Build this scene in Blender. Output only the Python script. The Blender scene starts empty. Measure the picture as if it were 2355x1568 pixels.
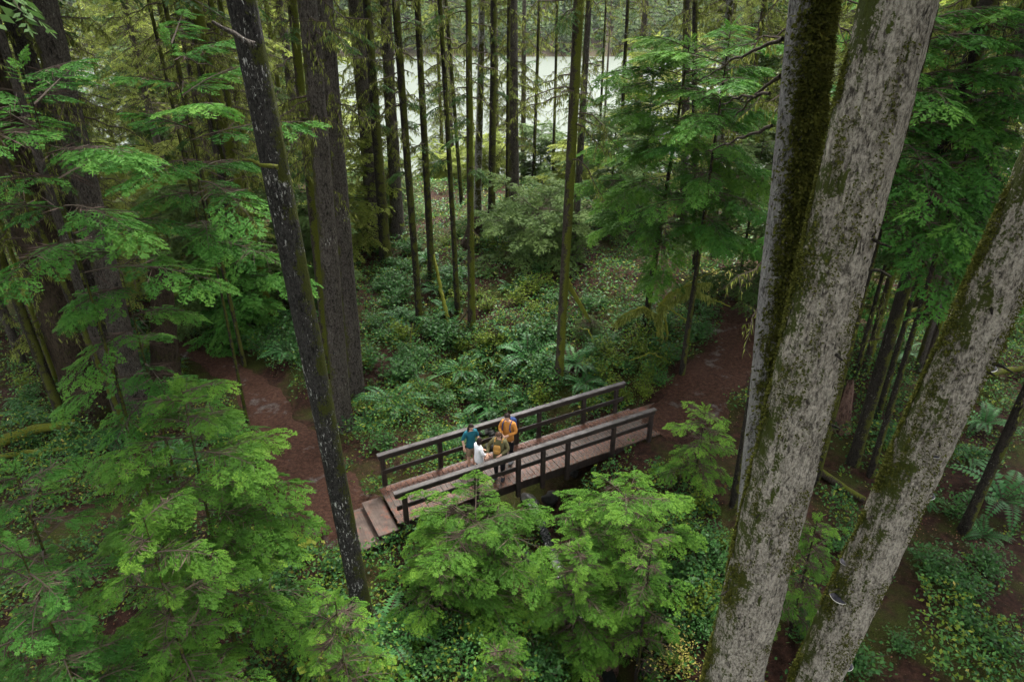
import bpy, bmesh, math, random
import numpy as np
from mathutils import Vector, Matrix, Quaternion
C = bpy.context.scene
COL = C.collection
R = math.radians
rng = np.random.default_rng(7)
random.seed(7)

# ------------------------------------------------------------------ camera
CAM_H, PITCH, FPX, PW, PH = 12.5, R(27), 1570.0, 2355.0, 1568.0
cam_d = bpy.data.cameras.new('camera'); cam = bpy.data.objects.new('camera', cam_d); COL.objects.link(cam)
cam.location = (0, 0, CAM_H); cam.rotation_euler = (math.pi/2 - PITCH, 0, 0)
cam_d.sensor_width = 36; cam_d.lens = 36*FPX/PW; cam_d.clip_start = .1; cam_d.clip_end = 3000
C.camera = cam

# ------------------------------------------------------------------ light (overcast)
SUN_EL, SUN_AZ = 58, 15         # degrees; azimuth measured from +Y towards +X
w = bpy.data.worlds.new('World'); C.world = w; w.use_nodes = True
nt = w.node_tree; nt.nodes.clear()
sky = nt.nodes.new('ShaderNodeTexSky'); sky.sky_type = 'NISHITA'; sky.sun_disc = False
sky.sun_elevation = R(SUN_EL); sky.sun_rotation = R(SUN_AZ); sky.air_density = 1.0; sky.dust_density = 4.0; sky.ozone_density = 1.0
hs = nt.nodes.new('ShaderNodeHueSaturation'); hs.inputs['Saturation'].default_value = .18
bg = nt.nodes.new('ShaderNodeBackground'); bg.inputs['Strength'].default_value = .15
wo = nt.nodes.new('ShaderNodeOutputWorld')
nt.links.new(sky.outputs[0], hs.inputs['Color']); nt.links.new(hs.outputs[0], bg.inputs['Color']); nt.links.new(bg.outputs[0], wo.inputs['Surface'])
sd = bpy.data.lights.new('sun', 'SUN'); sd.energy = 1.5; sd.angle = R(16); sd.color = (1, .97, .92)
sun = bpy.data.objects.new('sun', sd); COL.objects.link(sun)
sv = Vector((math.sin(R(SUN_AZ))*math.cos(R(SUN_EL)), math.cos(R(SUN_AZ))*math.cos(R(SUN_EL)), math.sin(R(SUN_EL))))
sun.rotation_euler = sv.to_track_quat('Z', 'Y').to_euler(); sun.location = (0, 0, 60)
C.view_settings.view_transform = 'Standard'; C.view_settings.look = 'None'; C.view_settings.gamma = 1
C.view_settings.use_curve_mapping = False; C.view_settings.exposure = 2.9
C.cycles.max_bounces = 7; C.cycles.diffuse_bounces = 2; C.cycles.transmission_bounces = 4; C.cycles.volume_bounces = 1; C.cycles.glossy_bounces = 2

# ------------------------------------------------------------------ pixel <-> world helpers (for finding where things stand)
def ray(u, v):
    x = (u-PW/2)/FPX; y = -(v-PH/2)/FPX
    return Vector((x, math.cos(PITCH)+y*math.sin(PITCH), -math.sin(PITCH)+y*math.cos(PITCH)))
def at_z(u, v, z=0.):
    d = ray(u, v); return Vector((0, 0, CAM_H)) + d*((z-CAM_H)/d.z)
def at_y(u, v, Y):
    d = ray(u, v); return Vector((0, 0, CAM_H)) + d*(Y/d.y)
def depth(p): return p[1]*math.cos(PITCH)-(p[2]-CAM_H)*math.sin(PITCH)

# ------------------------------------------------------------------ numpy noise
def _h(ix, iy, iz):
    n = (ix*374761393 + iy*668265263 + iz*2147483647 + 1274126177) & 0xffffffff
    n = ((n ^ (n >> 13))*1274126177) & 0xffffffff
    n = n ^ (n >> 16)
    return (n & 0xffff)/65535.0
def vnoise(x, y, z=0.):
    x, y, z = np.broadcast_arrays(np.asarray(x, float), np.asarray(y, float), np.asarray(z, float))
    ix, iy, iz = (np.floor(a).astype(np.int64) for a in (x, y, z))
    fx, fy, fz = x-ix, y-iy, z-iz
    fx, fy, fz = (f*f*(3-2*f) for f in (fx, fy, fz))
    r = 0
    for a in (0, 1):
        for b in (0, 1):
            for c in (0, 1):
                r = r + (fx if a else 1-fx)*(fy if b else 1-fy)*(fz if c else 1-fz)*_h(ix+a, iy+b, iz+c)
    return r
def fbm(x, y, z=0., o=4):
    r = 0; a = .5
    for k in range(o):
        r = r + a*vnoise(np.asarray(x)*2**k+k*17.3, np.asarray(y)*2**k+k*9.1, np.asarray(z)*2**k); a *= .5
    return r
def sstep(a, b, x):
    t = np.clip((np.asarray(x, float)-a)/(b-a), 0, 1); return t*t*(3-2*t)

# ------------------------------------------------------------------ terrain
CREEK = [(-7.5, 33), (-4.5, 28), (-1.5, 22), (.6, 17), (1.4, 13.8), (2.3, 11), (3.0, 7.5), (3.6, 2), (4, -12)]
def poly_dist(x, y, pts):
    best = np.full(np.broadcast(x, y).shape, 1e9); par = np.zeros_like(best); L = 0
    for (ax, ay), (bx, by) in zip(pts, pts[1:]):
        dx, dy = bx-ax, by-ay; l = math.hypot(dx, dy)
        t = np.clip(((x-ax)*dx+(y-ay)*dy)/(l*l), 0, 1)
        d = np.hypot(x-ax-t*dx, y-ay-t*dy)
        m = d < best; best = np.where(m, d, best); par = np.where(m, L+t*l, par); L += l
    return best, par
PATHS = {}
def Hbase(x, y):
    x = np.asarray(x, float); y = np.asarray(y, float)
    z = -.45 + .38*sstep(-4.5, 4.5, x)
    z = z + .055*np.clip(y-20, 0, 26) + .9*np.exp(-(((x+1)/6)**2+((y-34)/6)**2)) + .5*np.exp(-(((x-9)/5)**2+((y-27)/6)**2))
    d, s = poly_dist(x, y, CREEK)
    dep = np.interp(s, [0, 8, 14, 19, 22, 28, 40], [.3, .7, 1.3, 2.0, 2.3, 2.6, 2.8])
    z = z - dep*np.exp(-(d/1.75)**2)
    drop = sstep(44, 112, y)
    z = z*(1-drop) - 30*drop
    z = z - 6*sstep(110, 140, y) + 120*sstep(560, 900, y)
    side = sstep(45, 160, np.abs(x)); z = z + side*12*(1-sstep(60, 120, y))
    return z
def H(x, y):
    x = np.asarray(x, float); y = np.asarray(y, float)
    rough = np.ones(np.broadcast(x, y).shape)
    for pts, wd in PATHS.values():
        d, _ = poly_dist(x, y, pts); rough = rough*(.25+.75*sstep(wd*.4, wd*.9, d))
    return Hbase(x, y) + rough*(.9*(fbm(x*.35, y*.35, 3.1, 3)-.45) + .22*(fbm(x*1.6, y*1.6, 8.2, 3)-.45))
_T = np.geomspace(4, 400, 1200)
def on_ground(u, v):
    d = ray(u, v); P = np.array([0, 0, CAM_H])+_T[:, None]*np.array(d)
    below = P[:, 2] < H(P[:, 0], P[:, 1]); i = int(np.argmax(below)) if below.any() else len(_T)-1
    return Vector((P[i, 0], P[i, 1], float(H(P[i, 0], P[i, 1]))))
def hz(x, y): return float(H(x, y))

_left = [at_z(u, v, -.3) for u, v in ((430, 800), (520, 848), (590, 900), (655, 1000), (735, 1110), (790, 1175), (850, 1180))]
_right = [at_z(u, v, -.05) for u, v in ((1490, 985), (1600, 925), (1665, 860), (1712, 770), (1745, 690), (1775, 620), (1800, 570))]
PATHS['left'] = ([(p.x, p.y) for p in _left], 1.5)
PATHS['right'] = ([(p.x, p.y) for p in _right], 1.4)

# ------------------------------------------------------------------ tagging, mesh helpers
def tag(o, label=None, cat=None, group=None, kind=None):
    if label: o['label'] = label
    if cat: o['category'] = cat
    if group: o['group'] = group
    if kind: o['kind'] = kind
    return o
def empty(name, loc, rz=0.):
    o = bpy.data.objects.new(name, None); COL.objects.link(o); o.location = loc; o.rotation_euler = (0, 0, rz); o.empty_display_size = .2
    return o
def link(name, me, parent=None, loc=None):
    o = bpy.data.objects.new(name, me); COL.objects.link(o)
    if parent: o.parent = parent
    if loc is not None: o.location = loc
    return o
def mesh_np(name, V, F, mats, mi=None, tint=None, smooth=False):
    """V (n,3), F (m,4) or (m,3)"""
    V = np.asarray(V, np.float32).reshape(-1, 3); F = np.asarray(F, np.int32); k = F.shape[1]
    me = bpy.data.meshes.new(name)
    me.vertices.add(len(V)); me.vertices.foreach_set('co', V.ravel())
    me.loops.add(F.size); me.loops.foreach_set('vertex_index', F.ravel())
    me.polygons.add(len(F)); me.polygons.foreach_set('loop_start', np.arange(0, F.size, k, dtype=np.int32))
    try: me.polygons.foreach_set('loop_total', np.full(len(F), k, np.int32))
    except Exception: pass
    for m in mats: me.materials.append(m)
    if mi is not None: me.polygons.foreach_set('material_index', np.asarray(mi, np.int32))
    if smooth: me.polygons.foreach_set('use_smooth', np.ones(len(F), bool))
    if tint is not None:
        a = me.attributes.new('tint', 'FLOAT', 'FACE'); a.data.foreach_set('value', np.asarray(tint, np.float32))
    me.update(calc_edges=True); return me
class Quads:
    """collects loose quads with a material slot and a tint each"""
    def __init__(s): s.q = []; s.m = []; s.t = []
    def add(s, q, m=0, t=.5):
        q = np.asarray(q, np.float32).reshape(-1, 4, 3)
        s.q.append(q); s.m.append(np.full(len(q), m, np.int32)); s.t.append(np.broadcast_to(np.asarray(t, np.float32), (len(q),)).copy())
    def mesh(s, name, mats):
        q = np.concatenate(s.q)
        return mesh_np(name, q.reshape(-1, 3), np.arange(len(q)*4).reshape(-1, 4), mats, np.concatenate(s.m), np.concatenate(s.t))
def norm(a): return a/np.maximum(np.linalg.norm(a, axis=-1, keepdims=True), 1e-9)
def prisms(P0, P1, r0, r1, n=4):
    """open prisms along segments -> quads"""
    P0 = np.asarray(P0, float).reshape(-1, 3); P1 = np.asarray(P1, float).reshape(-1, 3); k = len(P0)
    r0 = np.broadcast_to(r0, (k,)); r1 = np.broadcast_to(r1, (k,))
    d = norm(P1-P0); up = np.where(np.abs(d[:, 2:3]) > .9, [[1., 0, 0]], [[0, 0, 1.]])
    a = norm(np.cross(d, up)); b = np.cross(d, a); out = []
    for i in range(n):
        t0, t1 = 2*math.pi*i/n, 2*math.pi*(i+1)/n
        c0 = a*math.cos(t0)+b*math.sin(t0); c1 = a*math.cos(t1)+b*math.sin(t1)
        out.append(np.stack([P0+c0*r0[:, None], P0+c1*r0[:, None], P1+c1*r1[:, None], P1+c0*r1[:, None]], 1))
    return np.concatenate(out)
def blades(P, D, N, L, W):
    """leaf-shaped diamonds: base P, direction D, normal N"""
    D = norm(D); B = norm(np.cross(N, D)); L = np.broadcast_to(L, (len(P),))[:, None]; W = np.broadcast_to(W, (len(P),))[:, None]
    return np.stack([P, P+D*L*.45+B*W*.5, P+D*L, P+D*L*.45-B*W*.5], 1)
def tube_path(pts, radii, nseg=8, relief=0., rs=1., seed=0., capped=True, tw=0.):
    """smooth closed tube with shared vertices"""
    P = np.asarray(pts, float); n = len(P); T = np.gradient(P, axis=0); T = norm(T)
    ref = np.array([1., 0, 0]) if abs(T[0, 0]) < .8 else np.array([0, 1., 0])
    A = norm(np.cross(T, ref)); B = np.cross(T, A)
    th = np.linspace(0, 2*math.pi, nseg, endpoint=False)
    ring = A[:, None]*np.cos(th)[None, :, None] + B[:, None]*np.sin(th)[None, :, None]
    rad = np.broadcast_to(np.asarray(radii, float), (n,))[:, None]*np.ones((1, nseg))
    if relief:
        s = np.concatenate([[0], np.cumsum(np.linalg.norm(np.diff(P, axis=0), axis=1))])[:, None]
        rad = rad*(1+relief*(fbm(np.cos(th)[None]*2.2*rs+seed, np.sin(th)[None]*2.2*rs+seed*1.7, s*.9*rs, 4)-.47)*2)
    V = P[:, None]+ring*rad[:, :, None]
    i = np.arange(n-1)[:, None]*nseg; j = np.arange(nseg)[None]; j2 = (j+1) % nseg
    F = np.stack([i+j, i+j2, i+nseg+j2, i+nseg+j], -1).reshape(-1, 4)
    return V.reshape(-1, 3), F
def resample(pts, step):
    P = np.asarray(pts, float); s = np.concatenate([[0], np.cumsum(np.linalg.norm(np.diff(P, axis=0), axis=1))])
    k = max(2, int(s[-1]/step)+1); t = np.linspace(0, s[-1], k)
    return np.stack([np.interp(t, s, P[:, i]) for i in range(3)], 1), t/s[-1]
def box_bm(bm, x0, x1, y0, y1, z0, z1, M=None):
    vs = [bm.verts.new((M @ Vector(p)) if M else p) for p in ((x0, y0, z0), (x1, y0, z0), (x1, y1, z0), (x0, y1, z0), (x0, y0, z1), (x1, y0, z1), (x1, y1, z1), (x0, y1, z1))]
    for f in ((0, 3, 2, 1), (4, 5, 6, 7), (0, 1, 5, 4), (1, 2, 6, 5), (2, 3, 7, 6), (3, 0, 4, 7)): bm.faces.new([vs[i] for i in f])
def box_mesh(name, x0, x1, y0, y1, z0, z1, mat, bev=.008):
    bm = bmesh.new(); box_bm(bm, x0, x1, y0, y1, z0, z1)
    if bev: bmesh.ops.bevel(bm, geom=bm.edges[:], offset=bev, segments=1, affect='EDGES')
    me = bpy.data.meshes.new(name); bm.to_mesh(me); bm.free(); me.materials.append(mat); return me

# ------------------------------------------------------------------ materials
def new_mat(name):
    m = bpy.data.materials.new(name); m.use_nodes = True; n = m.node_tree; n.nodes.clear()
    out = n.nodes.new('ShaderNodeOutputMaterial'); return m, n, out
def ramp(n, stops):
    r = n.nodes.new('ShaderNodeValToRGB'); e = r.color_ramp.elements
    while len(e) < len(stops): e.new(.5)
    for el, (p, c) in zip(e, stops): el.position = p; el.color = (*c, 1)
    return r
def noise(n, vec, scale, detail=5, rough=.6, dist=0.):
    t = n.nodes.new('ShaderNodeTexNoise'); t.inputs['Scale'].default_value = scale; t.inputs['Detail'].default_value = detail
    t.inputs['Roughness'].default_value = rough; t.inputs['Distortion'].default_value = dist
    if vec is not None: n.links.new(vec, t.inputs['Vector'])
    return t
def coords(n, scale=(1, 1, 1), kind='Object'):
    tc = n.nodes.new('ShaderNodeTexCoord'); mp = n.nodes.new('ShaderNodeMapping'); mp.inputs['Scale'].default_value = scale
    n.links.new(tc.outputs[kind], mp.inputs['Vector']); return mp.outputs[0]
def mixc(n, fac, a, b):
    m = n.nodes.new('ShaderNodeMix'); m.data_type = 'RGBA'
    for sock, v in ((m.inputs[0], fac), (m.inputs[6], a), (m.inputs[7], b)):
        if hasattr(v, 'links') or hasattr(v, 'is_linked'): n.links.new(v, sock)
        elif isinstance(v, tuple): sock.default_value = (*v, 1)
        else: sock.default_value = v
    return m.outputs[2]
def math_n(n, op, a, b=None, clamp=False):
    m = n.nodes.new('ShaderNodeMath'); m.operation = op; m.use_clamp = clamp
    for s, v in ((m.inputs[0], a), (m.inputs[1], b)):
        if v is None: continue
        if hasattr(v, 'is_linked'): n.links.new(v, s)
        else: s.default_value = v
    return m.outputs[0]
def rangen(n, v, a, b, c=0., d=1.):
    m = n.nodes.new('ShaderNodeMapRange'); n.links.new(v, m.inputs[0])
    for i, x in enumerate((a, b, c, d)): m.inputs[i+1].default_value = x
    return m.outputs[0]
def bsdf(n, out, col, rough=.7, bump=None, bstr=.4, bdist=.02, spec=.5):
    b = n.nodes.new('ShaderNodeBsdfPrincipled')
    if isinstance(col, tuple): b.inputs['Base Color'].default_value = (*col, 1)
    else: n.links.new(col, b.inputs['Base Color'])
    if isinstance(rough, (int, float)): b.inputs['Roughness'].default_value = rough
    else: n.links.new(rough, b.inputs['Roughness'])
    b.inputs['Specular IOR Level'].default_value = spec
    if bump is not None:
        bu = n.nodes.new('ShaderNodeBump'); bu.inputs['Strength'].default_value = bstr; bu.inputs['Distance'].default_value = bdist
        n.links.new(bump, bu.inputs['Height']); n.links.new(bu.outputs[0], b.inputs['Normal'])
    n.links.new(b.outputs[0], out.inputs['Surface']); return b
def plain(name, col, rough=.7, var=.25, scale=12, spec=.12):
    m, n, out = new_mat(name); t = noise(n, coords(n), scale)
    c = mixc(n, t.outputs[0], tuple(x*(1-var) for x in col), tuple(min(1, x*(1+var)) for x in col))
    bsdf(n, out, c, rough, t.outputs[0], .25, .01, spec); return m
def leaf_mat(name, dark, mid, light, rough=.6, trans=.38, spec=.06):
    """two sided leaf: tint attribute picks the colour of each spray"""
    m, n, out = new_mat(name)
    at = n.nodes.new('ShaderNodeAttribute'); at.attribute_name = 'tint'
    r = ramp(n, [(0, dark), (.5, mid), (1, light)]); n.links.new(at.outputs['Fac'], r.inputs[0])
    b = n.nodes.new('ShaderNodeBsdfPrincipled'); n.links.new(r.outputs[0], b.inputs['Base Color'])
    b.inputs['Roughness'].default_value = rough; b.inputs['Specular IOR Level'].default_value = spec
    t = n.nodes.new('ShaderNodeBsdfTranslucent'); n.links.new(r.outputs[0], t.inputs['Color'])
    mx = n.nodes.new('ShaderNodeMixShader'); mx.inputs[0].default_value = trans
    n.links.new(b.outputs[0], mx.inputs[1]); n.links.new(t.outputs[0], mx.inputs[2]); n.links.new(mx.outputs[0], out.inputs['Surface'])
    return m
def bark_mat(name, dark, mid, light, moss=(.06, .065, .012), moss_amt=.5, side=None, fleck=0., scale=1., wet=.75, bs=.8):
    """bark: plates and cracks stretched along the trunk, lichen flecks, moss growing on one side"""
    m, n, out = new_mat(name)
    v = coords(n, (scale, scale, scale*.6)); v1 = coords(n, (scale, scale, scale))
    na = noise(n, v, 26, 8, .78, .4); nb = noise(n, v, 3.2, 5, .65)
    wv = noise(n, coords(n, (scale*1.6, scale*1.6, scale*.16)), 9, 5, .7, .8)
    h = math_n(n, 'ADD', math_n(n, 'MULTIPLY', rangen(n, na.outputs[0], .3, .62), .7), math_n(n, 'MULTIPLY', wv.outputs[0], .3))
    r = ramp(n, [(.24, dark), (.46, mid), (.74, light)]); n.links.new(h, r.inputs[0])
    big = ramp(n, [(.3, tuple(x*.55 for x in mid)), (.7, light)]); n.links.new(nb.outputs[0], big.inputs[0])
    col = mixc(n, .35, r.outputs[0], big.outputs[0])
    pit = noise(n, coords(n, (scale, scale, scale*.38)), 19, 6, .7, .5)
    col = mixc(n, math_n(n, 'MULTIPLY', rangen(n, pit.outputs[0], .5, .38), rangen(n, nb.outputs[0], .75, .35, .35, 1)), col, tuple(x*.9 for x in dark))
    h = math_n(n, 'ADD', h, math_n(n, 'MULTIPLY', rangen(n, pit.outputs[0], .34, .46), .5))
    if fleck:
        f = noise(n, coords(n, (scale, scale, scale*.33)), 24, 5, .7, .6); f2 = noise(n, v1, 1.3, 4, .6)
        f = type('o', (), {'outputs': [math_n(n, 'ADD', f.outputs[0], math_n(n, 'MULTIPLY', math_n(n, 'SUBTRACT', f2.outputs[0], .5), .5))]})
        col = mixc(n, rangen(n, f.outputs[0], .68-.1*fleck, .74-.1*fleck), col, (.42, .42, .38))
    mo = noise(n, v1, 2.2, 7, .72); mk = math_n(n, 'ADD', mo.outputs[0], moss_amt-.5)
    if side is not None:
        g = n.nodes.new('ShaderNodeNewGeometry'); dp = n.nodes.new('ShaderNodeVectorMath'); dp.operation = 'DOT_PRODUCT'
        n.links.new(g.outputs['Normal'], dp.inputs[0]); dp.inputs[1].default_value = Vector(side).normalized()
        mk = math_n(n, 'ADD', mk, math_n(n, 'MULTIPLY', dp.outputs['Value'], .22))
    mn = noise(n, v1, 28, 4, .6)
    mc = mixc(n, mn.outputs[0], tuple(x*.45 for x in moss), tuple(x*1.7 for x in moss))
    mk = math_n(n, 'ADD', mk, math_n(n, 'MULTIPLY', math_n(n, 'SUBTRACT', mn.outputs[0], .5), .45)); fac = rangen(n, mk, .55, .62)
    col = mixc(n, fac, col, mc)
    hh = math_n(n, 'ADD', h, math_n(n, 'MULTIPLY', math_n(n, 'MULTIPLY', mn.outputs[0], fac), .8))
    bsdf(n, out, col, wet, hh, bs, .045, .06); return m

M = {}
M['ground'] = None
def ground_mat():
    m, n, out = new_mat('forest_floor'); v = coords(n)
    a = noise(n, v, .55, 7, .65); b = noise(n, v, 6, 6, .7); c = noise(n, v, 32, 4, .7)
    soil = ramp(n, [(.3, (.008, .005, .004)), (.5, (.025, .0125, .009)), (.72, (.055, .026, .017))]); n.links.new(b.outputs[0], soil.inputs[0])
    moss = ramp(n, [(.3, (.008, .011, .003)), (.7, (.045, .052, .010))]); n.links.new(c.outputs[0], moss.inputs[0])
    col = mixc(n, rangen(n, a.outputs[0], .46, .6), soil.outputs[0], moss.outputs[0])
    lit = noise(n, v, 55, 2, .5); col = mixc(n, rangen(n, lit.outputs[0], .68, .74), col, (.16, .11, .06))
    h = math_n(n, 'ADD', b.outputs[0], math_n(n, 'MULTIPLY', c.outputs[0], .5))
    bsdf(n, out, col, .85, h, .9, .08, .05); return m
def path_mat():
    m, n, out = new_mat('wet_needle_soil'); v = coords(n)
    a = noise(n, v, 1.1, 6, .65); b = noise(n, v, 9, 6, .75); c = noise(n, v, 60, 3, .6)
    soil = ramp(n, [(.25, (.009, .0045, .0028)), (.5, (.038, .018, .0115)), (.75, (.085, .044, .029))]); n.links.new(b.outputs[0], soil.inputs[0])
    mud = ramp(n, [(.3, (.014, .009, .007)), (.7, (.045, .034, .028))]); n.links.new(b.outputs[0], mud.inputs[0])
    fac = rangen(n, a.outputs[0], .57, .66); col = mixc(n, fac, soil.outputs[0], mud.outputs[0])
    col = mixc(n, rangen(n, c.outputs[0], .66, .72), col, (.2, .12, .07))
    ro = rangen(n, fac, 0, 1, .75, .28)
    h = math_n(n, 'ADD', b.outputs[0], math_n(n, 'MULTIPLY', c.outputs[0], .3))
    b_ = bsdf(n, out, col, ro, h, .9, .06, .14); n.links.new(rangen(n, fac, 0, 1, .06, .38), b_.inputs['Specular IOR Level']); return m
def wood_mat(name, dark, light, litter=0., rough=.35, axis=0):
    m, n, out = new_mat(name)
    s = [18, 18, 18]; s[axis] = 1.3
    g = noise(n, coords(n, tuple(s)), 1.2, 6, .7); st = noise(n, coords(n), 2.6, 5, .65)
    r = ramp(n, [(.3, dark), (.7, light)]); n.links.new(g.outputs[0], r.inputs[0])
    col = mixc(n, rangen(n, st.outputs[0], .35, .7, 0, .75), r.outputs[0], tuple(x*.42 for x in dark))
    if litter:
        k = noise(n, coords(n), 3.5, 6, .7); col = mixc(n, rangen(n, k.outputs[0], .6-.2*litter, .72-.2*litter), col, (.115, .04, .022))
    bsdf(n, out, col, rangen(n, st.outputs[0], .3, .7, rough, rough+.35), g.outputs[0], .35, .01, .25); return m
M['ground'] = ground_mat(); M['path'] = path_mat()
M['deck'] = wood_mat('wet_deck_boards', (.04, .029, .021), (.10, .076, .06), .6, .3, 1)
M['step'] = wood_mat('step_boards', (.05, .031, .022), (.12, .08, .06), .3, .35, 1)
M['rail'] = wood_mat('dark_rail_timber', (.014, .010, .008), (.045, .034, .028), 0, .35, 0)
M['railtop'] = wood_mat('weathered_cap_rail', (.03, .025, .022), (.095, .082, .075), 0, .35, 0)
M['post'] = wood_mat('dark_post_timber', (.014, .010, .009), (.05, .034, .026), 0, .45, 2)
M['bark_grey'] = bark_mat('grey_spruce_bark', (.014, .011, .008), (.135, .117, .092), (.42, .385, .31), (.042, .052, .011), .40, (-1, .1, 0), 0, 1.15)
M['bark_pale'] = bark_mat('pale_alder_bark', (.035, .031, .028), (.14, .132, .125), (.33, .32, .30), (.035, .035, .007), .44, (.34, -.94, 0), 0, 1.3)
M['bark_lichen'] = bark_mat('dark_bark_with_lichen', (.005, .0045, .004), (.018, .016, .014), (.055, .052, .046), (.035, .04, .008), .40, (1, -.1, 0), .75, 1.2)
M['bark_dark'] = bark_mat('dark_fir_bark', (.006, .005, .004), (.03, .025, .019), (.11, .096, .08), (.045, .048, .010), .45, (-1, .2, 0), .12, 1.)
M['bark_slim'] = bark_mat('slim_trunk_bark', (.005, .004, .0035), (.017, .014, .011), (.045, .039, .031), (.06, .066, .012), .43, (.7, -.6, 0), .25, 1.5)
M['bark_mossy'] = bark_mat('mossy_bark', (.010, .008, .006), (.035, .028, .02), (.08, .066, .05), (.075, .085, .012), .56, (.9, -.3, .2), 0, 1.)
M['bark_mossy_bright'] = bark_mat('bright_mossy_bark', (.02, .018, .008), (.05, .045, .02), (.09, .08, .04), (.13, .14, .02), .75, None, 0, 1.)
M['bark_cedar'] = bark_mat('stringy_cedar_bark', (.010, .007, .005), (.028, .02, .013), (.06, .045, .03), (.028, .032, .006), .48, None, 0, .8)
M['bark_red'] = bark_mat('rotten_red_wood', (.02, .01, .007), (.085, .045, .032), (.18, .115, .09), (.05, .055, .012), .4, None, 0, .9)
M['twig'] = plain('dead_twig', (.045, .034, .024), .8)
M['moss'] = leaf_mat('moss_tuft', (.016, .018, .003), (.045, .05, .008), (.10, .10, .016), .9, .15, .1)
M['hangmoss'] = leaf_mat('hanging_moss', (.05, .065, .012), (.13, .155, .03), (.26, .285, .07), .9, .35, .1)
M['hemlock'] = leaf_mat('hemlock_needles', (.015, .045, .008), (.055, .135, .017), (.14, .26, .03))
M['hemlock_blue'] = leaf_mat('bluish_hemlock_needles', (.012, .042, .010), (.045, .135, .022), (.12, .25, .038))  # slightly bluer green than the other hemlock needles
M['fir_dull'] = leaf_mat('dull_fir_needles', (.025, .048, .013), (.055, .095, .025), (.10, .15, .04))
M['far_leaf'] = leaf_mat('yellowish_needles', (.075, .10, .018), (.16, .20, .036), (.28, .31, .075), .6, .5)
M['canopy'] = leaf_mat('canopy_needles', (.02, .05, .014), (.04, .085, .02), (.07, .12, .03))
M['deadneedle'] = leaf_mat('brown_inner_twigs', (.04, .026, .02), (.07, .046, .036), (.11, .075, .06), .8, .2, .2)
M['fern'] = leaf_mat('sword_fern', (.016, .06, .016), (.035, .115, .03), (.08, .2, .055), .45, .3, .12)
M['leaf_green'] = leaf_mat('glossy_green_leaf', (.012, .038, .010), (.03, .09, .020), (.08, .18, .035), .45, .3, .12)
M['leaf_lime'] = leaf_mat('yellow_green_leaf', (.06, .10, .012), (.12, .17, .02), (.23, .26, .04), .45, .4)
M['leaf_yellow'] = leaf_mat('pale_yellow_leaf', (.2, .17, .04), (.36, .31, .08), (.52, .46, .16), .5, .4)
M['leaf_brown'] = leaf_mat('dry_brown_leaf', (.05, .03, .018), (.11, .07, .038), (.2, .135, .075), .7, .3, .2)
M['litter'] = leaf_mat('fallen_needles', (.05, .018, .010), (.11, .042, .022), (.2, .09, .045), .6, .1, .3)
M['rock'] = plain('wet_boulder', (.03, .029, .027), .45, .7, 9)
M['water'] = None
m, n, out = new_mat('brook_water')
t = noise(n, coords(n, (1, .5, 1)), 9, 4, .6)
b = bsdf(n, out, (.012, .014, .012), .12, t.outputs[0], .6, .05, .3); M['water'] = m

# ------------------------------------------------------------------ ground sheet, paths, brook
def grid_axis(parts):
    out = []
    for a, b, s in parts: out += list(np.arange(a, b, s))
    return np.array(out+[parts[-1][1]])
gx = grid_axis([(-1000, -60, 30), (-60, -22, 1.6), (-22, -11, .4), (-11, 11, .17), (11, 22, .4), (22, 60, 1.6), (60, 1000, 30)])
gy = grid_axis([(-60, -10, 8), (-10, 4, 1), (4, 26, .17), (26, 46, .35), (46, 70, 1), (70, 150, 6), (150, 1000, 25)])
GX, GY = np.meshgrid(gx, gy); GZ = H(GX, GY)
nx, ny = len(gx), len(gy); ii = np.arange(ny-1)[:, None]*nx+np.arange(nx-1)[None]
GF = np.stack([ii, ii+1, ii+nx+1, ii+nx], -1).reshape(-1, 4)
g = link('ground', mesh_np('ground', np.stack([GX, GY, GZ], -1), GF, [M['ground']], smooth=True)); g['kind'] = 'structure'

def strip(name, pts, widths, mat, lift, nw=11, z=None, seed=0.):
    P, t = resample([(a, b, 0) for a, b in pts], .16)
    k = np.ones(9)/9
    for q in range(2):
        S = P.copy()
        for i in (0, 1): S[4:-4, i] = np.convolve(P[:, i], k, 'valid')
        P = S
    T = norm(np.gradient(P, axis=0)); Nn = np.stack([-T[:, 1], T[:, 0]], 1)
    W = np.interp(t, np.linspace(0, 1, len(widths)), widths)
    c = np.linspace(-1, 1, nw)
    off = c[None]*W[:, None]*.5*(1+.9*(fbm(np.arange(len(P))[:, None]*.2+seed, np.sign(c)[None]*3., seed, 4)-.45))
    X = P[:, 0:1]+Nn[:, 0:1]*off; Y = P[:, 1:2]+Nn[:, 1:2]*off
    Z = (H(X, Y)+lift*(1-np.abs(c)[None]**6*2.2)) if z is None else z(X, Y)
    n_ = len(P); i = np.arange(n_-1)[:, None]*nw+np.arange(nw-1)[None]
    F = np.stack([i, i+nw, i+nw+1, i+1], -1).reshape(-1, 4)
    o = link(name, mesh_np(name, np.stack([X, Y, Z], -1), F, [mat], smooth=True)); o['kind'] = 'structure'; return o
strip('path', PATHS['left'][0], [1.1, 1.4, 1.6, 1.8, 2.2, 2.3], M['path'], .05, seed=2.)
strip('path', PATHS['right'][0], [1.9, 2.6, 2.9, 2.6, 2.2, 2.0, 1.8], M['path'], .05, seed=5.)
def wz(X, Y):
    d, s = poly_dist(X, Y, CREEK); return H(X, Y)*0 + np.interp(s, [20, 24, 27, 32, 45], [-1.85, -2.0, -2.35, -2.65, -2.9])
strip('brook', CREEK[3:], [.25, .3, .45, .6, .8, .9], M['water'], 0, 7, wz)

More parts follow.
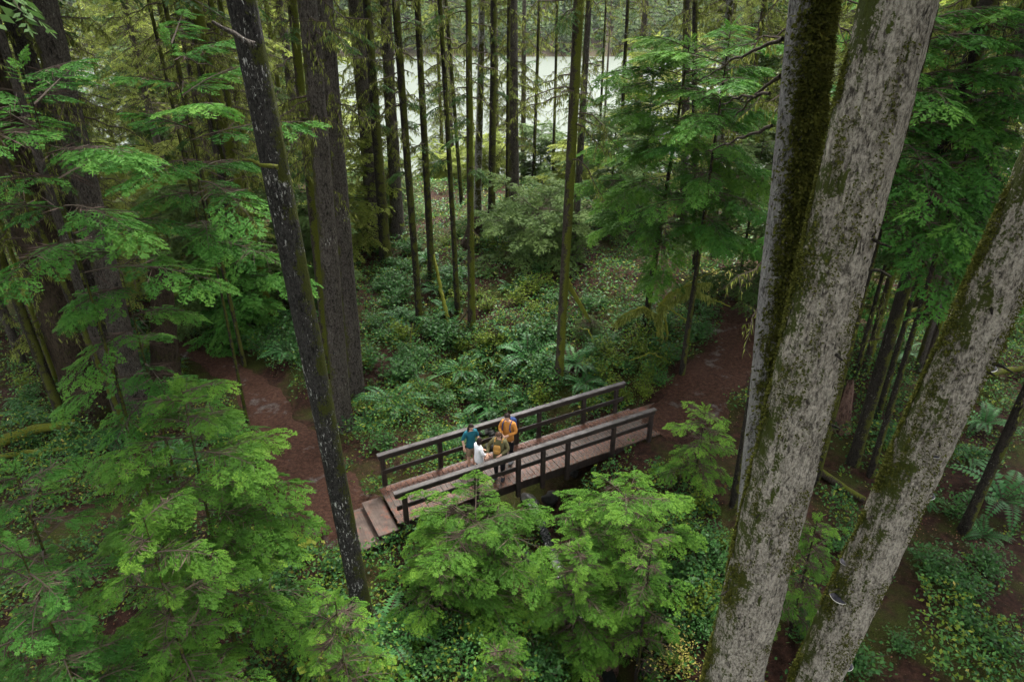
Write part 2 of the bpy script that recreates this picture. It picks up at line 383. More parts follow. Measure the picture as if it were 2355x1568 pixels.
V_ = [(-1000, 118, -33), (1000, 118, -33), (1000, 700, -33), (-1000, 700, -33)]
m, n, out = new_mat('added_lake_water'); t = noise(n, coords(n, (.25, .6, 1)), 1.6, 5, .6); bsdf(n, out, mixc(n, t.outputs[0], (.024, .034, .022), (.05, .06, .044)), .5, t.outputs[0], .35, .3, .06); M['added_lake'] = m
o = link('added_lake', mesh_np('added_lake', V_, [(0, 1, 2, 3)], [M['added_lake']])); o['kind'] = 'structure'  # water added to give the gap behind the trunks its pale brightness

# ------------------------------------------------------------------ footbridge
BL = Vector((-3.57, 15.411, 0)); BD = Vector((.8814, .4723, 0)).normalized(); BN = Vector((BD.y, -BD.x, 0))
BANG = math.atan2(BD.y, BD.x)
def to_b(p): q = p-BL; return q.dot(BD), q.dot(BN)
def from_b(s, t, z=0.): q = BL+BD*s+BN*t; return Vector((q.x, q.y, z))
br = empty('footbridge', (BL.x, BL.y, 0), BANG)     # local +X along the bridge, local -Y towards the near rail
tag(br, 'wet timber footbridge with dark post and rail sides over the brook', 'footbridge')
NEAR = -1.58
boards = [box_mesh('deck_board', 0, .1505, NEAR-.02, .06, -.045, 0, M['deck'], .006) for _ in range(1)]
nb = 56
for k in range(nb):
    o = link('deck_board', boards[0], br, (-.2+k*.1565, random.uniform(-.012, .012), random.uniform(-.004, .004)))
    o.rotation_euler = (0, 0, random.uniform(-.004, .004))
S_END = -.2+nb*.1565
bm = bmesh.new()
link('ramp', box_mesh('ramp', S_END+.01, S_END+1.0, NEAR+.04, -.02, -.16, -.012, M['deck'], .01), br)
for y in (NEAR+.06, -.84, -.1):
    link('stringer', box_mesh('stringer', -.12, S_END-.05, y, y+.11, -.36, -.049, M['post'], .01), br)
# posts, read from the photograph along each rail
npx = [(2050, 335), (1815, 432), (1510, 540), (1340, 595), (1172, 652), (887, 748), (390, 900)]
fpx = [(270, 860), (655, 745), (1165, 575), (1320, 530), (1610, 425), (1833, 362)]
Z2 = lambda x, y: (797.3+.3385*x, 827.9+.3385*y)
ns = [to_b(at_z(*Z2(*p), 1.0))[0] for p in npx]; fs = [to_b(at_z(*Z2(*p), 0.))[0] for p in fpx]
for s in ns: link('post', box_mesh('post', s-.065, s+.065, NEAR-.13, NEAR-.025, -.45, .893, M['post'], .012), br)
for s in fs: link('post', box_mesh('post', s-.065, s+.065, .065, .17, -.45, .893, M['post'], .012), br)
def rail(name, s0, s1, y0, y1, z0, z1, mat): return link(name, box_mesh(name, s0, s1, y0, y1, z0, z1, mat, .012), br)
for y in (NEAR-.125, .05):
    a, b_ = (min(ns)-.25, max(ns)+.12) if y < 0 else (min(fs)-.12, max(fs)+.3)
    r_ = rail('handrail', a, b_, y+.005, y+.119, .895, 1.03, M['rail'])
    c_ = link('cap', box_mesh('cap', a-.03, b_+.03, y-.02, y+.14, 1.033, 1.08, M['railtop'], .01), r_)
    yy = NEAR-.022 if y < 0 else .018
    rail('middle_rail', a+.05, b_-.05, yy, yy+.044, .42, .57, M['rail'])
for k, (s0, s1, z) in enumerate(((-.78, -.215, -.165), (-1.30, -.66, -.335))):
    st = empty('wooden_step', from_b(0, 0, 0), BANG)
    tag(st, ('broad wet plank step against the left end of the bridge deck', 'lower plank step on the red soil at the foot of the bridge')[k], 'step')
    link('tread', box_mesh('tread', s0, s1, NEAR-.06-.1*k, -.12, z-.055, z, M['step'], .01), st)
    link('riser', box_mesh('riser', s0+.02, s1-.02, NEAR-.02-.1*k, -.16, z-.33, z-.058, M['post'], .01), st)
# needle litter on the deck edges
Q = Quads(); k = 5200
s = rng.uniform(-.2, S_END, k); e = rng.random(k) < .5
t = np.where(e, -np.abs(rng.normal(0, .16, k)), NEAR+np.abs(rng.normal(0, .2, k))); t = np.where(rng.random(k) < .3, rng.uniform(NEAR, 0, k), t)
t = np.clip(t, NEAR, .04)
P = np.stack([BL.x+BD.x*s-BN.x*t, BL.y+BD.y*s-BN.y*t, rng.uniform(.006, .02, k)], 1)
a = rng.uniform(0, 6.28, k); D = np.stack([np.cos(a), np.sin(a), rng.normal(0, .1, k)], 1)
Q.add(blades(P, D, np.tile([0, 0, 1.], (k, 1)), rng.uniform(.03, .075, k), rng.uniform(.012, .03, k)), 0, rng.random(k))
o = link('needle_litter', Q.mesh('needle_litter', [M['litter']])); o['kind'] = 'stuff'

# ------------------------------------------------------------------ conifer foliage
def spray_template(npair, subs, seed, w=.055, wsub=.045):
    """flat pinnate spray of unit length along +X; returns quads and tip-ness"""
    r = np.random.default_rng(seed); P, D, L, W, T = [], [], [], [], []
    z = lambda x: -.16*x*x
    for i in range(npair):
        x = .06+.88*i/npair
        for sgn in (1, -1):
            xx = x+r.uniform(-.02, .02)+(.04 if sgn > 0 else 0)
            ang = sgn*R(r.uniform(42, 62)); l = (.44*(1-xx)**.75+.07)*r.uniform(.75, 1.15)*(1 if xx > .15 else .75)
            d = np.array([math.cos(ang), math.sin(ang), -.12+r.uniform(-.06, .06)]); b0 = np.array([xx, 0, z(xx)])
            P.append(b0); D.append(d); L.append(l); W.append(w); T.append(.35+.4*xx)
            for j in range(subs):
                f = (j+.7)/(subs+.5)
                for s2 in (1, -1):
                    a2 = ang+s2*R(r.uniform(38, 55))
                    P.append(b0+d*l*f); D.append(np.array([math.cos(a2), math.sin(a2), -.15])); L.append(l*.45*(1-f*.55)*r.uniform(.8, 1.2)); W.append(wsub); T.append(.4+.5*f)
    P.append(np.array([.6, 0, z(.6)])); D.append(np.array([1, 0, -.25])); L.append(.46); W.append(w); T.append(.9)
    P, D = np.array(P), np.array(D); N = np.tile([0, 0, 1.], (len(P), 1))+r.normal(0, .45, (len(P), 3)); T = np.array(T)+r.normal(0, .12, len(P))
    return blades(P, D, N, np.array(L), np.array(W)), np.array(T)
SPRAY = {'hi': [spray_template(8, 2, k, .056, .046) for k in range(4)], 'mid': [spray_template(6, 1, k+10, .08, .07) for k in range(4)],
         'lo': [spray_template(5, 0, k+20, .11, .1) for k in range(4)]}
def frames(X, up):
    X = norm(X); Y = norm(np.cross(up, X)); Zz = np.cross(X, Y); return np.stack([X, Y, Zz], -1)
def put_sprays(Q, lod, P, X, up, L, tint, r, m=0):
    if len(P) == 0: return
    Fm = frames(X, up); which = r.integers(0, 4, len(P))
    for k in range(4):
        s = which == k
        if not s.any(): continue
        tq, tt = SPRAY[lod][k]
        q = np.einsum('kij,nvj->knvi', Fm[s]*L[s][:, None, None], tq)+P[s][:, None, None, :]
        t = np.clip(tint[s][:, None]*.75+(tt[None]-.5)*.38+.1, 0, 1)  # tips painted lighter, standing for the light they catch
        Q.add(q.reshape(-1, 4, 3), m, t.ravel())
def limb(Q, r, P0, dirh, L, lod, spray, rise=.12, droop=.5, nbr=11, width=.36, tint0=.5, dead=.3, start=.15, mwood=1, mdead=2, nsp=4, rad=.02):
    """one bough: axis, branchlets on both sides, sprays along each"""
    dirh = np.array([dirh[0], dirh[1], 0.]); side = np.array([-dirh[1], dirh[0], 0.])
    def pt(s): s = np.asarray(s)[..., None]; return P0+dirh*L*s+np.array([0, 0, 1.])*L*(rise*s-droop*s*s)
    ss = np.linspace(0, 1, 7); ax = pt(ss)
    Q.add(prisms(ax[:-1], ax[1:], rad*(1-ss[:-1]*.8), rad*(1-ss[1:]*.8), 3), mwood, .5)
    n = nbr; s = np.linspace(start, .97, n)+r.uniform(-.02, .02, n); sg = np.where(np.arange(n) % 2 == 0, 1., -1.)
    tan = norm(dirh[None]*1.+np.array([0, 0, 1.])[None]*(rise-2*droop*s)[:, None])
    bl = L*width*(1.08-.75*s)*r.uniform(.7, 1.2, n)*np.clip(s*3.2, .45, 1)
    an = R(52)+r.normal(0, .12, n)
    bd = norm(tan*np.cos(an)[:, None]+side[None]*(sg*np.sin(an))[:, None]+np.array([0, 0, -.12])+r.normal(0, .06, (n, 3)))
    b0 = pt(s); Q.add(prisms(b0, b0+bd*bl[:, None]*.85, rad*.35, rad*.12, 3), mwood, .4)
    up = norm(np.array([0, 0, 1.])+r.normal(0, .13, (n, 3)))
    PP, XX, UU, LL, TT = [], [], [], [], []
    for j in range(nsp):
        f = (j+.5)/nsp; sg2 = 1 if j % 2 else -1
        nv = norm(np.cross(up, bd))
        a2 = sg2*R(38) if j < nsp-1 else 0.
        PP.append(b0+bd*(bl*f*.85)[:, None]); XX.append(bd*math.cos(a2)+nv*math.sin(a2)+np.array([0, 0, -.1-.12*f])+r.normal(0, .08, (n, 3)))
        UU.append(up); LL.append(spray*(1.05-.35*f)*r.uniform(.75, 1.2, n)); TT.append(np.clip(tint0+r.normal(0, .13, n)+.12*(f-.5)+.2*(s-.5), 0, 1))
    PP.append(pt(np.array([.93]))); XX.append(tan[-1:]); UU.append(up[-1:]); LL.append(np.array([spray])); TT.append(np.array([tint0+.1]))
    PP, XX, UU, LL, TT = (np.concatenate(a) for a in (PP, XX, UU, LL, TT))
    drop = r.random(n) < .24; keep = r.random(len(PP)) > .08; keep[:n*nsp] &= ~np.tile(drop, nsp)
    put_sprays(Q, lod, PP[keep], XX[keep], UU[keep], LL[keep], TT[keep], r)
    if dead:      # bare brown twigs near the stem
        k = int(10*dead*6); f = r.uniform(.05, .6, k); p = pt(f)
        d = norm(dirh[None]*.5+side[None]*r.choice([-1., 1.], k)[:, None]+r.normal(0, .35, (k, 3))+np.array([0, 0, -.25]))
        Q.add(blades(p, d, norm(r.normal(0, 1, (k, 3))), r.uniform(.18, .5, k)*min(1.4, L), .016), mdead, r.random(k))
def crown_mesh(name, seed, z0, z1, rmax, nl, lod='hi', spray=.36, leaf='hemlock', rise=.14, droop=.5, base_r=.42, prof=.7, top=True, az=None, tint=.5, nbr=9, nsp=3, dead=.5, width=.42, stem=.03, flat=None):
    """crown along the local Z axis between z0 and z1, widest low down"""
    r = np.random.default_rng(seed); Q = Quads()
    for i in range(nl):
        f = (i+r.uniform(0, .9))/nl; z = z0+(z1-z0)*f
        L = rmax*(base_r+(1-base_r)*(1-f)**prof)*r.choice([r.uniform(.5, .85), r.uniform(.85, 1.22)], p=[.35, .65])
        L = max(L, .22)
        a = i*2.399+r.normal(0, .35) if az is None else r.uniform(*az)
        sc = np.clip(L/1.2, .55, 1.15)
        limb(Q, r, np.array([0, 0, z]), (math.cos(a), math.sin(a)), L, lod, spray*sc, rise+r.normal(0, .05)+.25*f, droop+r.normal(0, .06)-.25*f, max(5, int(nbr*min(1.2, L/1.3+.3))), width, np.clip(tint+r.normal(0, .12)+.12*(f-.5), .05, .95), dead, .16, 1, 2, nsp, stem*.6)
    if top:
        zz = np.linspace(z1-.1*(z1-z0), z1+.3*spray, 5); k = 9; a = r.uniform(0, 6.28, k)
        put_sprays(Q, lod, np.stack([np.zeros(k), np.zeros(k), np.linspace(z1-.5*spray, z1+.15*spray, k)], 1), np.stack([np.cos(a), np.sin(a), np.linspace(.2, 1.6, k)], 1), np.tile([.05, .02, 1.], (k, 1)), np.full(k, spray*.55), np.full(k, tint+.2), r)
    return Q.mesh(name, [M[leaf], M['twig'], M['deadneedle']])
def sapling(name, label, base, top, crown_from, rmax, nl, seed, group=None, cat='conifer', trunk_r=.06, bark='bark_slim', **kw):
    """young conifer: trunk and crown leaning from base to top"""
    base = Vector(base); top = Vector(top); t = empty(name, base); tag(t, label, cat, group)
    ax = top-base; h = ax.length; q = Vector((0, 0, 1)).rotation_difference(ax)
    P, f = resample([(0, 0, -.4), (0, 0, h*.5), (0, 0, h)], .25)
    V, F = tube_path(P, trunk_r*(1-f*.88), 8, .12, 2, seed); o = link('trunk', mesh_np('trunk', V, F, [M[bark]], smooth=True), t); o.rotation_mode = 'QUATERNION'; o.rotation_quaternion = q
    c = link('crown', crown_mesh('crown', seed, h*crown_from, h, rmax, nl, **kw), t); c.rotation_mode = 'QUATERNION'; c.rotation_quaternion = q
    return t

# ------------------------------------------------------------------ tall trees: trunk + crown of mossy low limbs and high canopy
def tall_crown(name, seed, zlow, zdead, ztop, leaf='canopy', moss='hangmoss', nd=16, nc=26, dl=1.5, mossy=1., rl=2.6, lowspray=.25):
    r = np.random.default_rng(seed); Q = Quads()
    for i in range(nd):       # dead, drooping, moss hung limbs
        z = r.uniform(zlow, zdead); a = r.uniform(0, 6.28); L = dl*r.uniform(.4, 1.2)
        n = 6; s = np.linspace(0, 1, n); dh = np.array([math.cos(a), math.sin(a), 0]); ri, dr = r.uniform(-.1, .25), r.uniform(.3, .7)
        wob = np.cumsum(r.normal(0, .05, (n, 3)), 0)
        ax = dh*L*s[:, None]+np.array([0, 0, 1.])*(z+L*(ri*s-dr*s*s))[:, None]+wob*L
        Q.add(prisms(ax[:-1], ax[1:], .028*(1-.8*s[:-1]), .028*(1-.8*s[1:]), 4), 1, .4)
        k = int(7*L)+2; f = r.uniform(.2, 1, k); p = np.stack([np.interp(f, s, ax[:, j]) for j in range(3)], 1)
        d = norm(np.stack([r.normal(0, 1, k), r.normal(0, 1, k), r.uniform(-1.2, .1, k)], 1)); l = r.uniform(.15, .55, k)*L*.7
        Q.add(prisms(p, p+d*l[:, None], .010, .003, 3), 1, .4)
        km = int(70*L*mossy); f = r.random(km); j = r.integers(0, k, km); onax = r.random(km) < .5
        pm = np.where(onax[:, None], np.stack([np.interp(f, s, ax[:, q]) for q in range(3)], 1), p[j]+d[j]*(l[j]*f)[:, None])
        dm = norm(np.stack([r.normal(0, .25, km), r.normal(0, .25, km), -np.ones(km)], 1)); an = r.uniform(0, 6.28, km)
        Q.add(blades(pm+np.array([0, 0, .02]), dm, np.stack([np.cos(an), np.sin(an), np.zeros(km)], 1), r.uniform(.05, .26, km), r.uniform(.012, .038, km)), 3, r.random(km))
        if r.random() < lowspray: limb(Q, r, np.array([0, 0, z+.1]), (math.cos(a+.4), math.sin(a+.4)), L*1.1, 'mid', .4, .1, .45, 7, .36, .5, 0, .3, 1, 2, 3)
    for i in range(nc):       # living canopy higher up, mostly out of view, added for its shade
        f = (i+r.random())/nc; z = zdead+(ztop-zdead)*f; a = i*2.399+r.normal(0, .4)
        L = rl*(1-f)**.6*r.uniform(.7, 1.15)+.5
        limb(Q, r, np.array([0, 0, z]), (math.cos(a), math.sin(a)), L, 'lo', .75, .1, .4, 8, .4, np.clip(.5+r.normal(0, .15), 0, 1), 0, .2, 1, 2, 3, .04)
    return Q.mesh(name, [M[leaf], M['twig'], M['deadneedle'], M[moss]])
TC = {}
def TCget(kind):
    if kind not in TC:
        k = len(TC)
        TC[kind] = {'slim': lambda: tall_crown('crown', 50, 4, 15, 26, nd=26, dl=1.1, nc=12, rl=2.0, lowspray=.1),
                    'slim2': lambda: tall_crown('crown', 51, 5.5, 15, 25, nd=22, dl=1.3, nc=12, rl=2.0, lowspray=.15, leaf='canopy'),
                    'big': lambda: tall_crown('crown', 52, 7, 15.5, 32, nd=24, dl=1.9, nc=32, rl=3.8, mossy=1.3),
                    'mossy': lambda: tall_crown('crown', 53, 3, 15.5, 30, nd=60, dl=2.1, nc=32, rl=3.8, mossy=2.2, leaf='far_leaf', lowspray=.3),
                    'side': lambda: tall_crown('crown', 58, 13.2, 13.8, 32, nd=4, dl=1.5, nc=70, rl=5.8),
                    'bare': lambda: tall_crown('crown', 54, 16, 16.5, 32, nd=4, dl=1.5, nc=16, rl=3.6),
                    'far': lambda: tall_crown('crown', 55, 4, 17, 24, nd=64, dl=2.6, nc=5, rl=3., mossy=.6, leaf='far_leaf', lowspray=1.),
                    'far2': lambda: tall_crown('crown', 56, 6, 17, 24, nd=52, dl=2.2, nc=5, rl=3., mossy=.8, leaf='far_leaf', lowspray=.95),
                    'far3': lambda: tall_crown('crown', 57, 2, 17, 25, nd=60, dl=3.0, nc=5, rl=3.2, mossy=1., leaf='fir_dull', lowspray=.95)}[kind]()
    return TC[kind]
def tall_tree(label, b, t, wb, wt, bark='bark_slim', crown='slim', Y=None, height=27., name='tall_conifer', cat='tree', group=None, seed=None, nseg=14, relief=.1, flare=1.25, rs=1., step=.35, bend=.1, dy=0., furrow=0.):
    """b,t: (u,v) of two points on the trunk's middle line in the photograph; wb,wt: its width there"""
    seed = len(bpy.data.objects)*.37 if seed is None else seed
    if Y is None: pb = on_ground(*b); Y = pb.y
    else: pb = at_y(b[0], b[1], Y)
    pt = at_y(t[0], t[1], Y+dy)
    lean = abs((t[0]-b[0])/max(1, abs(t[1]-b[1]))); cs = math.cos(math.atan(lean))
    rb = wb*cs/2*depth(pb)/FPX; rt = wt*cs/2*depth(pt)/FPX
    ax = (pt-pb)/(pt.z-pb.z)
    gz = hz(pb.x, pb.y)
    if abs(pb.z-gz) > .05:
        for _ in range(4): q = pb+ax*(gz-pb.z); gz = hz(q.x, q.y)
        base = pb+ax*(gz-pb.z)
    else: base = pb
    base.z = gz
    root = empty(name, base); tag(root, label, cat, group)
    zz = np.array([-.5, 0, .35, 1.0]+list(np.arange(1.0+step, 14, step))+list(np.arange(14.2, height, max(.5, step))))
    rad = rb+(rt-rb)*((zz-(pb.z-base.z))/(pt.z-pb.z)); rad = np.maximum(rad, rt*np.clip(1.1-(zz-13)/22, .18, 1.0))
    rad = rad*(1+(flare-1)*np.exp(-np.clip(zz, 0, None)/.55))
    wob = bend*np.stack([fbm(zz*.12+seed, seed, 0, 2)-fbm(seed+0*zz, seed, 0, 2), fbm(zz*.12, seed+9, 0, 2)-fbm(0*zz, seed+9, 0, 2)], 1)
    P = np.stack([ax.x*zz+wob[:, 0], ax.y*zz+wob[:, 1], zz], 1)
    V, F = tube_path(P, rad, nseg, relief, rs, seed)
    if furrow:
        th = np.tile(np.arange(nseg)*2*math.pi/nseg, len(zz)); z3 = np.repeat(zz, nseg); cx, cy = np.cos(th), np.sin(th)
        f_ = np.abs(2*fbm(cx*7+seed, cy*7, z3*2.3, 3)-.9)-.22 + .6*(fbm(cx*16, cy*16+seed, z3*9, 2)-.38)
        V[:, 0] += cx*f_*furrow; V[:, 1] += cy*f_*furrow
    link('trunk', mesh_np('trunk', V, F, [M[bark]], smooth=True), root)
    if crown:
        c = link('crown', TCget(crown), root); c.rotation_mode = 'QUATERNION'
        c.rotation_quaternion = Vector((0, 0, 1)).rotation_difference(ax) @ Quaternion((0, 0, 1), seed*7)
    return root, ax, (lambda z: rb+(rt-rb)*((z-(pb.z-base.z))/(pt.z-pb.z)))

# ------------------------------------------------------------------ the big trunks close to the camera
r1, ax1, rad1 = tall_tree('massive pale grey spruce trunk with olive moss patches, thickest trunk of all', (1684, 1560), (2064, 10), 127, 168, 'bark_grey', 'bare', 8.0, 34, 'spruce_tree', seed=3.1, nseg=170, relief=.10, rs=2.4, step=.035, furrow=.06, bend=0, flare=1.1)
r2, ax2, rad2 = tall_tree('leaning grey spruce trunk with dark bracket fungi, right of the massive one', (1878, 1555), (2255, 736), 110, 130, 'bark_grey', 'bare', 8.0, 33, 'spruce_tree', seed=8.3, nseg=150, relief=.10, rs=2.6, step=.035, furrow=.03, bend=0, flare=1.1)
r0, ax0, rad0 = tall_tree('trunk behind the massive spruce, smooth grey on one side, thickly mossed on the other', (1757, 1054), (1866, 5), 92, 98, 'bark_pale', None, 9.6, 32, 'mossy_tree', seed=5.2, nseg=90, relief=.08, rs=1.6, step=.06, furrow=.02, bend=0)
# clumps of moss on the shaded side of that trunk
Q = Quads(); k = 60000; zz = rng.uniform(3.5, 15, k); th = rng.normal(R(-68), R(30), k)
dens = fbm(th*2.5, zz*1.1, 4., 4); keep = dens+.1*rng.random(k) > .40; zz, th = zz[keep], th[keep]; k = len(zz)
rr = np.array([rad0(z) for z in zz]); bulge = .09*fbm(th*5, zz*5, 1., 3)
P = np.stack([ax0.x*zz+np.cos(th)*(rr+bulge*rng.random(k)), ax0.y*zz+np.sin(th)*(rr+bulge*rng.random(k)), zz], 1)
n_ = np.stack([np.cos(th), np.sin(th), np.zeros(k)], 1); D = norm(n_*.7+rng.normal(0, .6, (k, 3))+np.array([0, 0, -.3]))
Q.add(blades(P, D, norm(rng.normal(0, 1, (k, 3))), rng.uniform(.035, .09, k), rng.uniform(.025, .05, k)), 0, np.clip(.15+.8*fbm(th*6, zz*6, 2., 3)+rng.normal(0, .12, k), 0, 1))
link('moss_growth', Q.mesh('moss_growth', [M['moss']]), r0)
def dead_limb(parent, pts, r_a, r_b, bark='bark_mossy', name='limb'):
    P, f = resample(pts, .12); P[1:-1] += rng.normal(0, .012, P[1:-1].shape)
    V, F = tube_path(P, r_a+(r_b-r_a)*f, 7, .2, 3, rng.uniform(0, 50)); return link(name, mesh_np(name, V, F, [M[bark]], smooth=True), parent)
def local_px(root, u, v, Y): return at_y(u, v, Y)-root.location
for pts in (((1800, 90, 9.7), (1700, 130, 10.6), (1610, 185, 11.5)), ((1795, 175, 9.7), (1740, 215, 10.2), (1690, 270, 10.8)),
            ((1775, 290, 9.7), (1700, 320, 10.4), (1630, 345, 11.2)), ((1770, 215, 9.8), (1700, 225, 10.5), (1660, 240, 11))):
    dead_limb(r0, [local_px(r0, *p) for p in pts], .028, .008)
def moss_on(root, ax, rad, thc, sig, z0, z1, k, thr, seed):
    r = np.random.default_rng(seed); zz = r.uniform(z0, z1, k); th = np.where(r.random(k) < .6, r.normal(R(thc), R(sig), k), r.uniform(R(-210), R(-20), k))
    dn = fbm(np.cos(th)*2.2+seed, np.sin(th)*2.2, zz*1.4, 5); ok = dn+.06*r.random(k)+.10*np.exp(-((th-R(thc))/R(sig))**2) > thr; zz, th = zz[ok], th[ok]; n_k = len(zz)
    rr = rad(zz)+.02*r.random(n_k); P = np.stack([ax.x*zz+np.cos(th)*rr, ax.y*zz+np.sin(th)*rr, zz], 1)
    D = norm(np.stack([np.cos(th), np.sin(th), 0*th-.3], 1)*.6+r.normal(0, .6, (n_k, 3)))
    Q = Quads(); Q.add(blades(P, D, norm(r.normal(0, 1, (n_k, 3))), r.uniform(.02, .055, n_k), r.uniform(.014, .03, n_k)), 0, np.clip(.3+.5*r.random(n_k), 0, 1))
    link('moss_growth', Q.mesh('moss_growth', [M['moss']]), root)
moss_on(r1, ax1, rad1, -205, 24, 1, 14, 60000, .59, 31); moss_on(r2, ax2, rad2, -200, 24, 1, 13, 45000, .58, 32)
for root, ax, rad in ((r1, ax1, rad1), (r2, ax2, rad2)):
    for k in range(7):
        z = random.uniform(3, 12); a = R(random.uniform(-200, -30)); o_ = Vector((math.cos(a), math.sin(a), -.15)); c_ = ax*z+Vector((o_.x, o_.y, 0))*rad(z)*.9
        dead_limb(root, [c_, c_+o_*random.uniform(.12, .3)], .026, .012, 'bark_slim', 'stub')
# bracket fungi on the leaning trunk
def bracket(parent, c, outward, r, h=.6):
    bm = bmesh.new(); nn = 16; prof = [(.0, .62*h), (.45, .52*h), (.85, .3*h), (.97, .08*h), (1., .0), (.97, -.08*h), (.6, -.14*h), (0, -.16*h)]
    rows = []
    for q, (rad, z) in enumerate(prof):
        row = [bm.verts.new((rad*r*math.cos(math.pi*i/nn)*1.05, rad*r*math.sin(math.pi*i/nn)*.95+(-.12*r), z*r)) for i in range(nn+1)]
        rows.append(row)
    for q, (a, b_) in enumerate(zip(rows, rows[1:])):
        for i in range(nn):
            f = bm.faces.new((a[i], a[i+1], b_[i+1], b_[i])); f.smooth = True; f.material_index = 0 if q < 3 else 1
    bmesh.ops.remove_doubles(bm, verts=bm.verts, dist=.0005)
    me = bpy.data.meshes.new('bracket_fungus'); bm.to_mesh(me); bm.free(); me.materials.append(M['fungus']); me.materials.append(M['fungus_rim'])
    o = link('bracket_fungus', me, parent, c); o.rotation_euler = (0, 0, math.atan2(outward[1], outward[0])-math.pi/2); return o
M['fungus'] = plain('dark_fungus_crust', (.022, .021, .026), .6, .35, 30); M['fungus_rim'] = plain('white_fungus_rim', (.52, .5, .44), .7, .12, 20)
# (u, v, azimuth of growth from the trunk, size)
for (u, v, sx, ang, r) in ((2270, 838, 1, -8, .135), (2147, 1088, 1, 35, .10), (2130, 1128, 1, -18, .10), (1942, 1520, 1, -10, .12), (1932, 1358, -1, 200, .13), (1942, 1297, -1, 170, .075), (2118, 1016, 0, -95, .05)):
    # height of that point on the trunk axis, then out to the bark
    best = min((abs((lambda p: (PW/2+FPX*p.x/depth(p)-u)**2*0+(PH/2-FPX*((p.y)*math.sin(PITCH)+(p.z-CAM_H)*math.cos(PITCH))/depth(p)-v)**2)(r2.location+ax2*z)), z) for z in np.arange(.5, 14, .02))
    z = best[1]; a = R(ang); o_ = Vector((math.cos(a), math.sin(a), 0)); rr = rad2(z)
    bracket(r2, ax2*z+o_*(rr*.97), o_, r*1.1)

t1, ax_t1, _ = tall_tree('dark trunk speckled with white lichen in front of the bridge steps', (843, 1452), (556, 4), 41, 68, 'bark_lichen', None, None, 30, 'lichen_tree', seed=2.7, nseg=70, relief=.10, rs=1.4, step=.07, furrow=.025, bend=.05)
dead_limb(t1, [local_px(t1, *p) for p in ((585, 105, t1.location.y-.9), (540, 80, t1.location.y-.9), (487, 50, t1.location.y-1.1))], .05, .02, 'bark_dark')
dead_limb(t1, [local_px(t1, *p) for p in ((640, 385, t1.location.y-.4), (610, 380, t1.location.y-.4), (557, 368, t1.location.y-.5))], .045, .02, 'bark_mossy')

